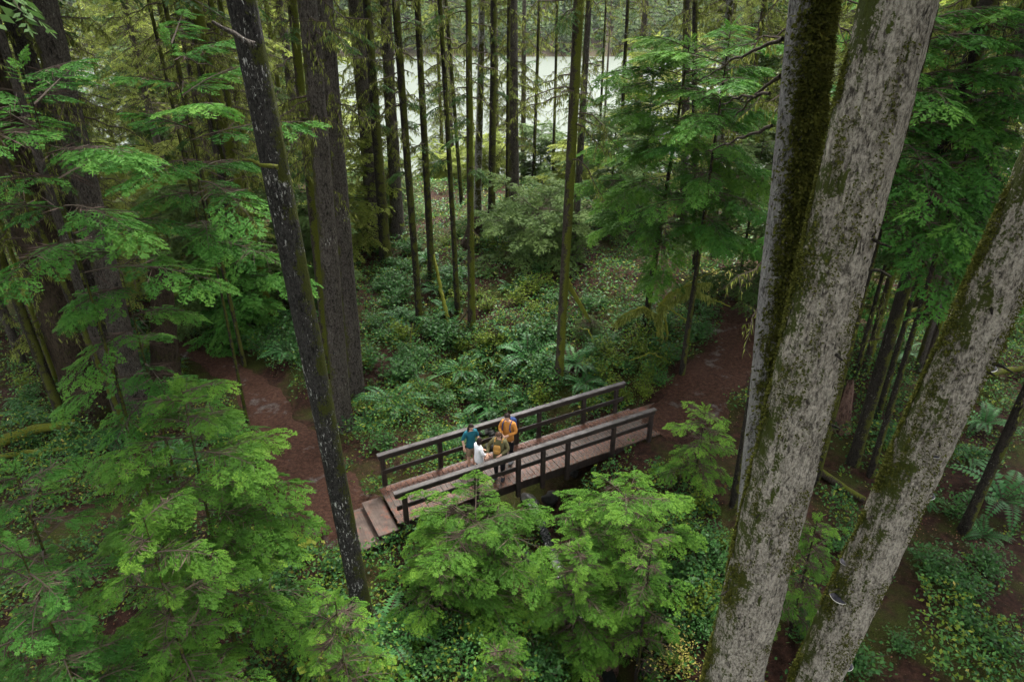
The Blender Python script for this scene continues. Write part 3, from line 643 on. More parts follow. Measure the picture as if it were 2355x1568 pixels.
TT = [  # label, base, top, width at base, width at top, bark, crown, opts
 ('tall dark ridged trunk, left stem of the close pair beside the bridge', (791, 985), (704, 4), 40, 44, 'bark_dark', 'big', dict(seed=11., nseg=50, step=.1, furrow=.04)),
 ('brown trunk touching the dark ridged one, right stem of the close pair', (822, 908), (745, 4), 30, 42, 'bark_dark', 'big', dict(seed=12., nseg=50, step=.1, furrow=.04)),
 ('slender trunk green with moss, just left of the close pair', (757, 852), (703, 320), 22, 20, 'bark_mossy', 'slim', dict()),
 ('grey-brown trunk rising behind the horizontal sprays at the far left', (322, 948), (95, 4), 44, 64, 'bark_dark', 'big', dict(seed=14., nseg=50, step=.1, furrow=.03)),
 ('dark trunk between the huge cedar and the grey-brown trunk', (300, 905), (33, 30), 26, 46, 'bark_dark', 'big', dict(seed=15.)),
 ('huge moss-covered cedar with fluted base at the far left', (212, 940), (5, 300), 98, 104, 'bark_cedar', 'mossy', dict(seed=16., nseg=60, step=.1, furrow=.07, relief=.16, flare=1.35)),
 ('thin black trunk standing in front of the huge cedar', (148, 973), (5, 598), 22, 22, 'bark_slim', 'slim', dict(seed=17.)),
 ('thin leaning trunk to the right of the huge cedar', (300, 1008), (144, 650), 15, 15, 'bark_slim', 'slim2', dict(seed=18.)),
 ('pole-thin trunk standing at the bend of the left trail', (563, 842), (455, 350), 9, 10, 'bark_slim', 'slim', dict(seed=19.)),
 ('dark trunk with a mossy flared foot behind the left trail', (622, 748), (520, 325), 26, 30, 'bark_mossy', 'mossy', dict(seed=20., flare=1.7)),
 ('narrow black trunk close on the left of the mossy flared foot', (592, 748), (522, 430), 11, 11, 'bark_slim', 'slim2', dict(seed=21.)),
 ('short thin dead pole left of the trail bend', (516, 788), (486, 655), 9, 7, 'bark_slim', None, dict(seed=22., height=5)),
 ('thick trunk behind the green sapling, leftmost of the back row', (862, 560), (816, 4), 26, 33, 'bark_dark', 'mossy', dict(seed=23.)),
 ('dark trunk with a rooty foot, second of the back row', (888, 600), (845, 30), 24, 20, 'bark_slim', 'slim', dict(seed=24., flare=1.5)),
 ('broad dark trunk, third of the back row from its left end', (915, 545), (886, 4), 30, 25, 'bark_dark', 'mossy', dict(seed=25., flare=1.5)),
 ('straight dark pole trunk in front of the broad one of the back row', (966, 755), (911, 4), 15, 18, 'bark_slim', 'slim', dict(seed=26.)),
 ('straight black trunk with the leaning mossy stick at its foot', (994, 645), (958, 4), 16, 15, 'bark_slim', 'slim2', dict(seed=27.)),
 ('slim olive trunk between the black trunk and the mossy pole', (1053, 718), (1009, 4), 12, 11, 'bark_slim', 'slim', dict(seed=28.)),
 ('thinnest trunk of the back row, leaning slightly', (1062, 468), (1025, 4), 9, 9, 'bark_slim', 'slim2', dict(seed=29.)),
 ('mossy olive trunk in the middle of the row facing the bridge', (1085, 750), (1078, 4), 17, 14, 'bark_mossy', 'slim', dict(seed=30.)),
 ('pale grey trunk right behind the mossy olive one', (1098, 492), (1107, 4), 17, 15, 'bark_pale', 'slim2', dict(seed=31.)),
 ('black straight trunk on the crest against the bright gap', (1131, 500), (1134, 4), 17, 15, 'bark_slim', 'slim', dict(seed=32.)),
 ('slim companion trunk left of the wide trunk on the crest', (1166, 488), (1169, 100), 8, 8, 'bark_slim', None, dict(seed=33.)),
 ('wide grey trunk on the crest against the bright gap', (1181, 470), (1180, 4), 25, 25, 'bark_dark', 'mossy', dict(seed=34.)),
 ('long mossy trunk standing just behind the far rail of the bridge', (1285, 882), (1331, 4), 19, 25, 'bark_mossy', 'big', dict(seed=35.)),
 ('dark trunk pressed behind the long mossy one', (1320, 600), (1353, 4), 17, 14, 'bark_dark', 'slim2', dict(seed=36.)),
 ('thin dead-limbed pole right of the bright gap', (1271, 430), (1281, 4), 7, 6, 'bark_slim', 'slim2', dict(seed=37., Y=46)),
 ('spindly pole in front of the pale gap', (1226, 444), (1238, 60), 8, 7, 'bark_slim', 'slim', dict(seed=38., Y=47)),
 ('whip-thin pole right of the dark pressed trunk', (1371, 470), (1390, 60), 6, 5, 'bark_slim', 'slim', dict(seed=39., Y=44)),
 ('thin dark pole left of the tall green hemlock', (1425, 420), (1445, 10), 9, 8, 'bark_slim', 'slim2', dict(seed=40., Y=40)),
 ('upright dark trunk above the tall green hemlock', (1572, 520), (1582, 4), 17, 19, 'bark_dark', 'slim', dict(seed=41., Y=36)),
 ('thin trunk behind the mossy arching maple', (1598, 632), (1599, 420), 11, 11, 'bark_slim', 'slim2', dict(seed=42.)),
 ('stout pale trunk deep in the shade behind the trail', (1640, 590), (1652, 400), 15, 15, 'bark_pale', 'mossy', dict(seed=43.)),
 ('dark leaning trunk framed between the two big spruces', (1961, 1066), (2139, 462), 20, 32, 'bark_slim', 'slim', dict(seed=44.)),
 ('thin dark trunk hugging the mossy two-toned trunk', (1685, 1166), (1748, 780), 16, 16, 'bark_slim', 'slim2', dict(seed=45.)),
 ('dim leaning trunk right of the fungus spruce', (2213, 1226), (2345, 930), 22, 26, 'bark_slim', 'slim', dict(seed=46.)),
 ('greyish trunk at the top beyond the right hemlocks', (2225, 420), (2252, 10), 28, 34, 'bark_dark', 'big', dict(seed=47., Y=22)),
 ('black trunk leaning in from the top right edge', (2270, 420), (2345, 60), 26, 32, 'bark_dark', 'big', dict(seed=48., Y=19)),
]
for lab, b_, t_, wb, wt, bk, cr, kw in TT:
    tall_tree(lab, b_, t_, wb, wt, bk, cr, name='tall_conifer', **kw)

# rotten red snag on the left, half hidden by the sprays
def snag(label, b, t, wb, wt, bark, name='snag', seed=1., flare=1.4, Y=None, rag=.5):
    pb = on_ground(*b) if Y is None else at_y(b[0], b[1], Y); 
    if Y is not None: pb.z = hz(pb.x, pb.y)
    pt = at_y(t[0], t[1], pb.y); root = empty(name, pb); tag(root, label, cat='stump')
    h = pt.z-pb.z; zz = np.arange(-.4, h+.01, max(.06, h/40)); rb = wb/2*depth(pb)/FPX; rt = wt/2*depth(pt)/FPX
    rad = rb+(rt-rb)*np.clip(zz/h, 0, 1); rad = rad*(1+(flare-1)*np.exp(-np.clip(zz, 0, 99)/(.25*h)))
    ns_ = 30; P = np.stack([(pt.x-pb.x)*zz/h, 0*zz, zz], 1)
    V, F = tube_path(P, rad, ns_, .28, 1.8, seed); V = V.reshape(len(zz), ns_, 3)
    th = np.arange(ns_); V[-1, :, 2] += rag*(fbm(th*.6, seed, 0, 3)-.6)
    mid = V[-1].mean(0)-[0, 0, .45*rag]; V2 = np.concatenate([V.reshape(-1, 3), mid[None]+(V[-1]-mid)*.55])
    k0 = (len(zz)-1)*ns_; k1 = len(zz)*ns_; j = np.arange(ns_); j2 = (j+1) % ns_
    F2 = np.stack([k0+j, k0+j2, k1+j2, k1+j], 1)
    link('trunk', mesh_np('trunk', V2, np.concatenate([F, F2]), [M[bark]], smooth=True), root); return root
snag('broad rotten brown cedar snag behind the bright left sprays', (385, 915), (366, 585), 54, 46, 'bark_cedar', seed=4.)
snag('dark rotten stump among logs between the two big spruces', (2128, 712), (2135, 600), 62, 50, 'bark_cedar', 'stump', seed=6.)
snag('tall red rotten stump beside the brook at the bottom of the clearing', (1385, 1535), (1378, 1405), 64, 42, 'bark_red', 'stump', seed=7.)
snag('small red decayed stump left of the dark leaning trunk', (1935, 990), (1958, 870), 30, 14, 'bark_red', 'stump', seed=9.)
snag('low dark stump on the crest in front of the bright gap', (1090, 560), (1095, 500), 46, 30, 'bark_cedar', 'stump', seed=10.)

# fallen logs and branches
def log(label, px, r0_, r1_, bark='bark_mossy', name='fallen_log', cat='log', lift=.0):
    pts = []
    for u, v, dz in px:
        p = on_ground(u, v); pts.append(p+Vector((0, 0, dz+r0_*.6)))
    o0 = pts[0].copy(); P, f = resample([p-o0 for p in pts], .12); s = rng.uniform(0, 50)
    k = np.ones(9)/9
    V, F = tube_path(P, r0_+(r1_-r0_)*f, 12, .22, 2.2, s); me = mesh_np(name, V, F, [M[bark]], smooth=True)
    o = link(name, me, None, o0); return tag(o, label, cat)
log('thick mossy log at the left edge with bright yellow-green top', ((-40, 1045, .1), (90, 1005, .15), (178, 985, .1)), .2, .13, 'bark_mossy_bright')
log('thin mossy log lower down at the left edge', ((-30, 1062, .0), (60, 1050, .1), (150, 1040, .05), (215, 1020, 0)), .10, .05, 'bark_mossy_bright')
log('dark bare stick below the thin mossy log', ((-20, 1100, .1), (90, 1085, .12), (170, 1083, 0)), .05, .025, 'bark_slim', 'fallen_branch', 'branch')
log('dark log lying across the side of the right trail', ((1600, 688, .1), (1680, 695, .1), (1740, 702, .1)), .07, .06, 'bark_slim')
log('thinner forked log above the trail log', ((1660, 665, .1), (1700, 690, .15), (1735, 698, .1)), .06, .05, 'bark_slim')
for k, (px, r_, lab) in enumerate((
    (((1995, 690, .2), (2080, 705, .25), (2165, 718, .2)), .16, 'long mossy log below the dark rotten stump'),
    (((2005, 745, .2), (2090, 735, .3), (2190, 700, .3)), .12, 'crossed log rising to the right of the dark rotten stump'),
    (((2000, 672, .3), (2060, 690, .3), (2130, 735, .1)), .10, 'slanting broken log in the logs by the dark stump'),
    (((2010, 800, .1), (2050, 770, .2), (2095, 752, .2)), .09, 'short dark log nearest the massive spruce'),
    (((1865, 1085, .1), (1940, 1135, .1), (1985, 1160, .05)), .13, 'moss topped log on red soil between the two big spruces'),
    (((2240, 880, .1), (2300, 870, .2), (2370, 860, .2)), .14, 'dark log in the shade right of the fungus spruce'),
    (((1835, 600, .2), (1800, 560, .2), (1700, 545, .2)), .12, 'dark windfall log beyond the end of the right trail'))):
    log(lab, px, r_, r_*.7, 'bark_mossy')
log('broken root-like stick on the crest slope beside the second back trunk', ((860, 560, .1), (900, 590, .35), (925, 608, .1)), .05, .02, 'bark_slim', 'fallen_branch', 'branch')
for k in range(16):
    u, v = random.uniform(870, 1560), random.uniform(620, 960); p_ = on_ground(u, v)
    if 1180 < u < 1400 and v > 880: continue
    a = random.uniform(0, 6.28); q = Vector((p_.x+math.cos(a)*random.uniform(.8, 1.6), p_.y+math.sin(a)*1.2, 0)); q.z = hz(q.x, q.y)+random.uniform(.2, .8); mid = (p_+q)/2+Vector((0, 0, random.uniform(.1, .5)))
    P, f = resample([Vector((0, 0, .15)), mid-p_, q-p_], .1); P[1:-1] += rng.normal(0, .02, P[1:-1].shape); V, F = tube_path(P, .045-.03*f, 7, .25, 4, k*3.)
    tag(link('fallen_branch', mesh_np('fallen_branch', V, F, [M[('bark_mossy_bright', 'bark_mossy', 'bark_slim')[k % 3]]], smooth=True), None, p_), 'thin fallen branch lying in the leaves on the slope behind the bridge', 'branch', 'fallen branches on the slope')
def stick(label, pts, ra, rb_, bark='bark_mossy', name='mossy_branch', cat='branch'):
    o0 = Vector(pts[0]); root = P, f = resample([Vector(p)-o0 for p in pts], .1)
    P[1:-1] += rng.normal(0, .01, P[1:-1].shape); V, F = tube_path(P, ra+(rb_-ra)*f, 8, .25, 4, rng.uniform(0, 50))
    return tag(link(name, mesh_np(name, V, F, [M[bark]], smooth=True), None, o0), label, cat)
p_ = on_ground(1032, 745); stick('pale mossy stick leaning on the straight black trunk', [p_, at_y(1015, 670, p_.y+.6), at_y(997, 585, p_.y+1.4)], .1, .05, 'bark_mossy_bright' if 'bark_mossy_bright' in M else 'bark_mossy')
p_ = on_ground(1368, 770); stick('bright mossy branch broken off beside the long mossy trunk', [p_+Vector((0, 0, .2)), at_y(1342, 715, p_.y-.2), at_y(1322, 680, p_.y-.3), at_y(1302, 640, p_.y-.6)], .05, .11, 'bark_mossy_bright')
# mossy arching vine maple beside the trail
vm = empty('vine_maple', on_ground(1515, 812)); tag(vm, 'arching bare maple draped in bright moss beside the right trail', 'maple')
y0 = vm.location.y
for pts, ra, rb_ in ((((1515, 812), (1512, 740), (1518, 700), (1545, 672), (1590, 655), (1635, 652)), .085, .04), (((1518, 705), (1560, 690), (1600, 668), (1640, 690), (1680, 705)), .05, .02),
                  (((1512, 730), (1480, 705), (1440, 720), (1412, 745)), .055, .02), (((1530, 810), (1535, 760), (1522, 705)), .06, .04), (((1522, 700), (1555, 720), (1590, 745)), .04, .015), (((1540, 680), (1600, 640), (1660, 620)), .03, .012)):
    dead_limb(vm, [at_y(u, v, y0+.15*rng.normal())-vm.location for u, v in pts], ra, rb_, 'bark_mossy_bright', 'limb')
Q = Quads(); k = 900
for pts in (((1512, 740), (1545, 672), (1635, 652)), ((1518, 705), (1600, 668), (1640, 690)), ((1512, 730), (1480, 705), (1412, 745)), ((1515, 812), (1520, 760), (1518, 700))):
    A, f = resample([at_y(u, v, y0)-vm.location for u, v in pts], .02); j = rng.integers(0, len(A), k//3*2)
    D = norm(np.stack([rng.normal(0, .3, len(j)), rng.normal(0, .3, len(j)), -np.ones(len(j))], 1))
    Q.add(blades(A[j]+rng.normal(0, .05, (len(j), 3)), D, norm(rng.normal(0, 1, (len(j), 3))), rng.uniform(.06, .3, len(j)), rng.uniform(.03, .07, len(j))), 0, .3+.7*rng.random(len(j)))
link('moss_drape', Q.mesh('moss_drape', [M['hangmoss']]), vm)

# ------------------------------------------------------------------ young hemlocks and firs, each with a crown of its own
def sap(label, top, Y, Yb=None, ub=None, **kw):
    pt = at_y(*top, Y); pb = Vector((pt.x if ub is None else at_y(ub[0], ub[1], Y).x, Y if Yb is None else Yb, 0)); pb.z = hz(pb.x, pb.y)
    return sapling('young_hemlock', label, pb, pt, **kw)
sap('bright green young hemlock with a pointed tip in front of the near bridge rail', (1093, 1182), 12.2, 11.9, crown_from=.12, rmax=2.15, nl=34, seed=101, spray=.46, prof=.5, base_r=.5, droop=.42)
sap('bright green young hemlock right of the pointed one, tip below the bridge middle', (1440, 1130), 12.7, 12.5, crown_from=.15, rmax=1.9, prof=.5, base_r=.5, droop=.42, nl=37, seed=102, spray=.46)
sap('bright hemlock tip squeezed between the pointed one and its right neighbour', (1335, 1185), 12.2, 12.0, crown_from=.2, rmax=1.3, nl=26, seed=115, spray=.42)
sap('low spreading hemlock below the pointed one, over the near bank', (1010, 1262), 11.2, 11.0, crown_from=.05, rmax=1.3, nl=29, seed=103, spray=.44)
sap('bushy bright hemlock above the red stump by the brook', (1330, 1255), 11.1, 11.0, crown_from=.25, rmax=1.1, nl=33, seed=104, spray=.44)
sap('small hemlock between the bushy one and the massive spruce', (1500, 1240), 10.9, 10.8, crown_from=.1, rmax=1.0, nl=22, seed=112, spray=.34)
sap('small hemlock at the bottom edge left of the brook', (1160, 1490), 9.6, 9.5, crown_from=.1, rmax=.8, nl=19, seed=105, spray=.32)
sap('large layered hemlock spreading over the left trail', (418, 895), 10.4, 9.9, crown_from=.2, rmax=1.95, nl=35, seed=106, spray=.54, prof=.6)
sap('hemlock in the bottom left corner beneath the layered one', (330, 1190), 8.2, 8.0, crown_from=.1, rmax=1.6, nl=25, seed=107, spray=.42)
sap('yellowish green hemlock at the bottom beside the lichen trunk', (770, 1375), 8.9, 8.7, crown_from=.05, rmax=1.15, nl=29, seed=108, spray=.36)
sap('dim hemlock at the lower left edge', (30, 1080), 8.4, 8.2, crown_from=.15, rmax=1.6, nl=26, seed=109, spray=.42, leaf='hemlock_blue')
sap('dark low hemlock in the left undergrowth', (40, 1250), 7.4, 7.3, crown_from=.05, rmax=1.4, nl=29, seed=113, spray=.4, leaf='hemlock_blue', tint=.35)
sap('slim hemlock with broad flat bright layers at upper left', (392, 92), 13.2, 13.0, crown_from=.68, rmax=2.15, nl=15, seed=110, spray=.5, leaf='hemlock_blue', prof=.5, tint=.5, base_r=.6, droop=.35)
sap('hemlock with three flat tiers at the far left edge', (50, 150), 11.0, 10.9, crown_from=.72, rmax=2.2, nl=14, seed=111, spray=.5, leaf='hemlock_blue', prof=.5, tint=.55, base_r=.6, droop=.35)
sap('hemlock below the flat tiers with one bright spray hanging low', (262, 560), 11.8, 11.6, crown_from=.55, rmax=1.8, nl=13, seed=114, spray=.46, leaf='hemlock_blue', tint=.6, droop=.6)
sap('tall full hemlock right of the middle with cascading green boughs', (1585, 105), 23.0, 24.4, (1500, 752), crown_from=.4, rmax=3.2, nl=36, seed=120, spray=.72, leaf='hemlock', prof=.45, tint=.42, trunk_r=.15, lod='hi', base_r=.45, nbr=12)
sap('hemlock behind the full one reaching towards the mossy trunk', (1680, 70), 21.0, 21.4, crown_from=.45, rmax=2.4, nl=20, seed=121, spray=.66, leaf='hemlock_blue', prof=.45, tint=.6, trunk_r=.12)
sap('dull green fir with flat tiers in the middle of the slope', (1240, 478), 31.5, 32.2, crown_from=.05, rmax=3.1, nl=33, seed=122, spray=.95, leaf='fir_dull', lod='mid', prof=.5, tint=.7, droop=.25, nbr=7, trunk_r=.1)
sap('small dull fir left of the tiered fir', (1130, 520), 34, 34.2, crown_from=.05, rmax=1.8, nl=19, seed=123, spray=.7, leaf='fir_dull', lod='mid', prof=.5, droop=.3)
sap('bushy little conifer under the broken mossy branch', (1362, 735), 24.2, 24.4, crown_from=.02, rmax=.95, nl=24, seed=124, spray=.36, leaf='fir_dull', tint=.5, droop=.7, lod='mid')
sap('light green hemlock sapling at the right end of the bridge', (1622, 945), 15.2, 15.2, crown_from=.2, rmax=1.15, nl=24, seed=125, spray=.4, tint=.65)
sap('low hemlock in the gap between the two big spruces', (1880, 1195), 10.6, 10.5, crown_from=.1, rmax=1.0, nl=24, seed=126, spray=.4, tint=.5)
for k, (u, v, Y, cf, rm, nl, lab) in enumerate((
    (2160, 10, 15.5, .6, 2.6, 36, 'dense hemlock directly right of the massive spruce'), (2320, 40, 16.0, .6, 2.6, 34, 'hemlock with fan-shaped boughs at the upper right edge'),
    (2240, 210, 18.5, .55, 2.7, 34, 'dark hemlock behind the fan-boughed one'), (2120, 300, 21.5, .55, 2.4, 30, 'dim hemlock above the dark rotten stump'))):
    sap(lab, (u, v), Y, Y+.1, crown_from=cf, rmax=rm, nl=nl, seed=130+k, spray=.6, leaf='hemlock_blue', prof=.5, tint=.5, lod='mid', trunk_r=.11)
# understory conifers on and behind the crest, seen between the trunks
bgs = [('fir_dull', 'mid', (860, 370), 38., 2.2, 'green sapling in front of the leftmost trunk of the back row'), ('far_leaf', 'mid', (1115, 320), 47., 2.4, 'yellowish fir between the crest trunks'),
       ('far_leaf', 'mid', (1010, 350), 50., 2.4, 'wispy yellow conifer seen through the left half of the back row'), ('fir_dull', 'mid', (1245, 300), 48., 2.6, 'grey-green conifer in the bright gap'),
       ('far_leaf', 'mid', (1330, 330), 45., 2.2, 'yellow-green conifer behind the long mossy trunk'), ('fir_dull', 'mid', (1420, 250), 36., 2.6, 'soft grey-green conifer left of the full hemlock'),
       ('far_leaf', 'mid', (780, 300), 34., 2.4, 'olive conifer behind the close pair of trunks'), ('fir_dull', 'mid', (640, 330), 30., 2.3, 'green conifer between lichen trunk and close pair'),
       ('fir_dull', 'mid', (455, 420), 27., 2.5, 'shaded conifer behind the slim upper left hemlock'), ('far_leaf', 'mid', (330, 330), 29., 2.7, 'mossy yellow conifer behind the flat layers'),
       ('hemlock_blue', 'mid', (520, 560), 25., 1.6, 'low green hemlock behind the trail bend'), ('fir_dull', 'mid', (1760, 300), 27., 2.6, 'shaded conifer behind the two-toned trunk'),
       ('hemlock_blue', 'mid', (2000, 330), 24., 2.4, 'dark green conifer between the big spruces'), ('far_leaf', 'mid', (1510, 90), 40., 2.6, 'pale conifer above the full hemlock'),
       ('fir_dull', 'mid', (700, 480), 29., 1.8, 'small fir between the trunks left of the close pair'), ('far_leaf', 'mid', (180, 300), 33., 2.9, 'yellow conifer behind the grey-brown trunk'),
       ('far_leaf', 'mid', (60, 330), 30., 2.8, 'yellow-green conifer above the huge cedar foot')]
for k, (lf, ld, top, Y, rm, lab) in enumerate(bgs):
    sap(lab, top, Y, Y+.2, crown_from=.08, rmax=rm, nl=34, seed=160+k, spray=.85, leaf=lf, prof=.6, lod=ld, nsp=3, nbr=9, dead=0, droop=.4, trunk_r=.09)

# ------------------------------------------------------------------ sword ferns, shrubs, undergrowth
def fern_mesh(seed, nf=15, L=.95):
    r = np.random.default_rng(seed); Q = Quads()
    for i in range(nf):
        a = i*2.399+r.normal(0, .25); l = L*r.uniform(.7, 1.1); up = r.uniform(.55, 1.15); n = 15
        s = np.linspace(0, 1, n+1); dh = np.array([math.cos(a), math.sin(a), 0]); sd = np.array([-dh[1], dh[0], 0])
        z = l*(up*s-(up*.35+.45)*s*s); x = l*(s*.95); ax = dh*x[:, None]+np.array([0, 0, 1.])*z[:, None]+sd*(r.normal(0, .08)*l*s*s)[:, None]
        Q.add(prisms(ax[:-1], ax[1:], .007, .005, 3), 1, .5)
        p = ax[1:]; t = norm(ax[1:]-ax[:-1]); pl = l*.17*np.sin(np.clip(s[1:]*.93+.1, 0, 1)*math.pi)**.6*(1.05-.3*s[1:])+.01
        for sg in (1, -1):
            d = norm(sd[None]*sg+t*.28+np.array([0, 0, -.12])+r.normal(0, .06, (n, 3))); nn = norm(np.cross(t, d)*sg)
            Q.add(blades(p, d, nn, pl, l*.06), 0, np.clip(.5+r.normal(0, .18)+r.normal(0, .08, n), 0, 1))
    return Q.mesh('fern', [M['fern'], M['twig']])
FERN = [fern_mesh(300+i, 13+2*i) for i in range(4)]
def leaf_cloud(Q, r, P, size, ml, tint=.5, spread=.6, asp=.55, var=.2):
    k = len(P); n = norm(np.stack([r.normal(0, spread, k), r.normal(0, spread, k), np.ones(k)], 1)); a = r.uniform(0, 6.28, k)
    d = np.stack([np.cos(a), np.sin(a), r.uniform(-.5, .1, k)], 1); d = norm(d-n*(d*n).sum(1, keepdims=True))
    l = size*r.uniform(.6, 1.25, k); Q.add(blades(P, d, n, l, l*asp*r.uniform(.8, 1.2, k)), ml, np.clip(tint+r.normal(0, var, k), 0, 1))
def shrub_mesh(seed, leaf, rad=.55, h=.8, n=420, size=.07, asp=.55, tint=.5):
    r = np.random.default_rng(seed); Q = Quads(); ns_ = 15; tips = []
    for i in range(ns_):
        a = r.uniform(0, 6.28); rr = rad*r.uniform(.15, 1); p = np.array([0, 0, 0.]); q = np.array([math.cos(a)*rr, math.sin(a)*rr, h*r.uniform(.45, 1.05)*(1-.35*(rr/rad)**2)])
        s = np.linspace(0, 1, 5)[:, None]; ax = p*(1-s)+q*s+np.array([math.cos(a), math.sin(a), 0])*(-.15*rr*np.sin(s*3.14)); Q.add(prisms(ax[:-1], ax[1:], .007, .004, 3), 1, .5); tips.append(ax)
    T = np.array(tips); k = n; i = r.integers(0, ns_, k); f = r.uniform(.3, 1, k)*4; j = np.minimum(f.astype(int), 3); fr = (f-j)[:, None]
    P = T[i, j]*(1-fr)+T[i, j+1]*fr+r.normal(0, 1, (k, 3))*np.array([.11, .11, .06])*rad/.55
    tt = tint+.25*(r.random(ns_)-.5); leaf_cloud(Q, r, P, size, 0, tt[i], .5, asp, .12); return Q.mesh('shrub', [M[leaf], M['twig']])
SH = {'green': [shrub_mesh(400+i, 'leaf_green', .6, .85, 420, .105) for i in range(3)], 'lime': [shrub_mesh(410+i, 'leaf_lime', .55, .85, 380, .09, .6, .35) for i in range(3)],
      'yellow': [shrub_mesh(420, 'leaf_yellow', .75, .95, 560, .062, .6)], 'brown': [shrub_mesh(430, 'leaf_brown', .8, .8, 620, .05, .5)], 'maple': [shrub_mesh(440, 'leaf_lime', .55, .8, 120, .15, .9, .75)]}
def put(name, me, p, s, label, cat, group=None, tilt=.12):
    o = link(name, me, None, (p[0], p[1], p[2]-.02)); o.scale = (s, s, s*random.uniform(.85, 1.15)); o.rotation_euler = (random.uniform(-tilt, tilt), random.uniform(-tilt, tilt), random.uniform(0, 6.28))
    return tag(o, label, cat, group)
def clear(x, y, m=.2):
    for pts, wd in PATHS.values():
        if poly_dist(np.array(x), np.array(y), pts)[0] < wd*.75+m: return False
    s, t = to_b(Vector((x, y, 0)))
    if -1.6 < s < S_END+.9 and -.35-m < t < 1.75+m: return False
    return poly_dist(np.array(x), np.array(y), CREEK[4:])[0] > .55
# ferns at the places the photograph shows them
fern_px = [((1215, 838), 1.25, 'largest blue-green fern in the clearing behind the bridge'), ((902, 945), 1.15, 'grey-green fern left of the far rail beside the close pair of trunks'), ((1120, 945), 1.15, 'dark green fern right behind the woman and the far rail'),
           ((1060, 870), 1., 'fern on the slope above the middle of the far rail'), ((930, 748), 1.1, 'fern between the dark pole trunk and the close pair of trunks'), ((1190, 800), 1.05, 'fern just above the largest blue-green one'),
           ((1320, 850), 1., 'fern at the foot of the long mossy trunk'), ((2068, 822), 1.1, 'fern between the two big spruces in the shade'), ((2300, 1165), 1.25, 'wide fern right of the fungus spruce'), ((2260, 985), 1., 'dim fern near the right edge behind the fungus spruce'),
           ((690, 740), 1.2, 'fern between lichen trunk and the close pair'), ((885, 1490), 1.05, 'upright fern at the foot of the lichen trunk'), ((660, 820), 1., 'fern at the left trail bend beside the lichen trunk'), ((600, 795), .9, 'fern above the left trail bend')]
for px, s, lab in fern_px: put('sword_fern', FERN[random.randrange(4)], on_ground(*px)+Vector((0, 0, .18)), s*1.3, lab, 'fern', 'sword ferns')
def scatter(n, region, fn):
    c = 0; tries = 0
    while c < n and tries < n*40:
        tries += 1; u, v = random.uniform(*region[:2]), random.uniform(*region[2:]); p = on_ground(u, v)
        if p.y > 46 or not clear(p.x, p.y): continue
        fn(p); c += 1
for n, reg, where in ((17, (830, 1290, 700, 1010), 'on the slope behind the far rail'), (10, (1330, 1600, 760, 930), 'between the long mossy trunk and the right trail'), (7, (1900, 2355, 850, 1300), 'in the shade beyond the fungus spruce'),
                      (14, (40, 560, 740, 1050), 'among the dark trunks on the left'), (9, (860, 1250, 560, 700), 'at the feet of the back row trunks')):
    scatter(n, reg, lambda p: put('sword_fern', FERN[random.randrange(4)], p, random.uniform(.7, 1.1), 'sword fern '+where, 'fern', 'sword ferns '+where))
put('yellow_shrub', SH['yellow'][0], on_ground(1555, 1545), 1.05, 'pale yellow leafed shrub at the foot of the massive spruce', 'shrub')
put('brown_shrub', SH['brown'][0], on_ground(265, 1130), 1.3, 'dry brownish shrub under the left hemlocks', 'shrub')
put('seedling_shrub', SH['maple'][0], on_ground(700, 1270), 1., 'sparse lime-leaved seedling at the edge of the red path', 'seedling')
put('seedling_shrub', SH['maple'][0], on_ground(610, 1405), .9, 'sparse lime seedling in the dark below the layered hemlock', 'seedling')
put('seedling_shrub', SH['maple'][0], on_ground(760, 1545), 1.5, 'big-leaved lime seedling at the bottom edge left of the lichen trunk', 'seedling')
put('seedling_shrub', SH['lime'][0], on_ground(880, 1555), 1.2, 'lime shrub at the bottom edge right of the lichen trunk', 'shrub')
put('seedling_shrub', SH['maple'][0], on_ground(1800, 1020), .8, 'small yellow-green seedling right of the massive spruce', 'seedling')
for n, reg, kind, where in ((48, (830, 1290, 740, 1060), 'green', 'on the slope behind the far rail'), (20, (830, 1290, 690, 1000), 'lime', 'on the slope behind the far rail'), (22, (1330, 1560, 800, 940), 'lime', 'between far rail and right trail'),
                            (22, (1340, 1640, 700, 900), 'green', 'left of the right trail'), (26, (860, 1270, 540, 720), 'green', 'at the feet of the back row trunks'), (12, (850, 1280, 540, 700), 'lime', 'at the feet of the back row trunks'),
                            (20, (1500, 1700, 1150, 1480), 'green', 'between near bank and massive spruce'), (10, (1500, 1680, 1080, 1450), 'lime', 'between near bank and massive spruce'), (16, (1850, 2355, 1150, 1560), 'green', 'around the fungus spruce'),
                            (22, (30, 560, 820, 1120), 'green', 'among the dark trunks on the left'), (14, (0, 600, 760, 1000), 'lime', 'among the dark trunks on the left'), (12, (560, 720, 740, 850), 'green', 'above the left trail bend'),
                            (12, (620, 830, 1280, 1440), 'green', 'below the red path left of the lichen trunk'), (16, (860, 1300, 1400, 1568), 'green', 'along the bottom near the brook')):
    scatter(n, reg, lambda p: put('shrub', SH[kind][random.randrange(3)], p, random.uniform(.6, 1.15)*(1 if p.y < 22 else 1.25), {'green': 'leafy dark green shrub ', 'lime': 'yellow-green leafy shrub '}[kind]+where, 'shrub', {'green': 'green shrubs ', 'lime': 'yellow-green shrubs '}[kind]+where))
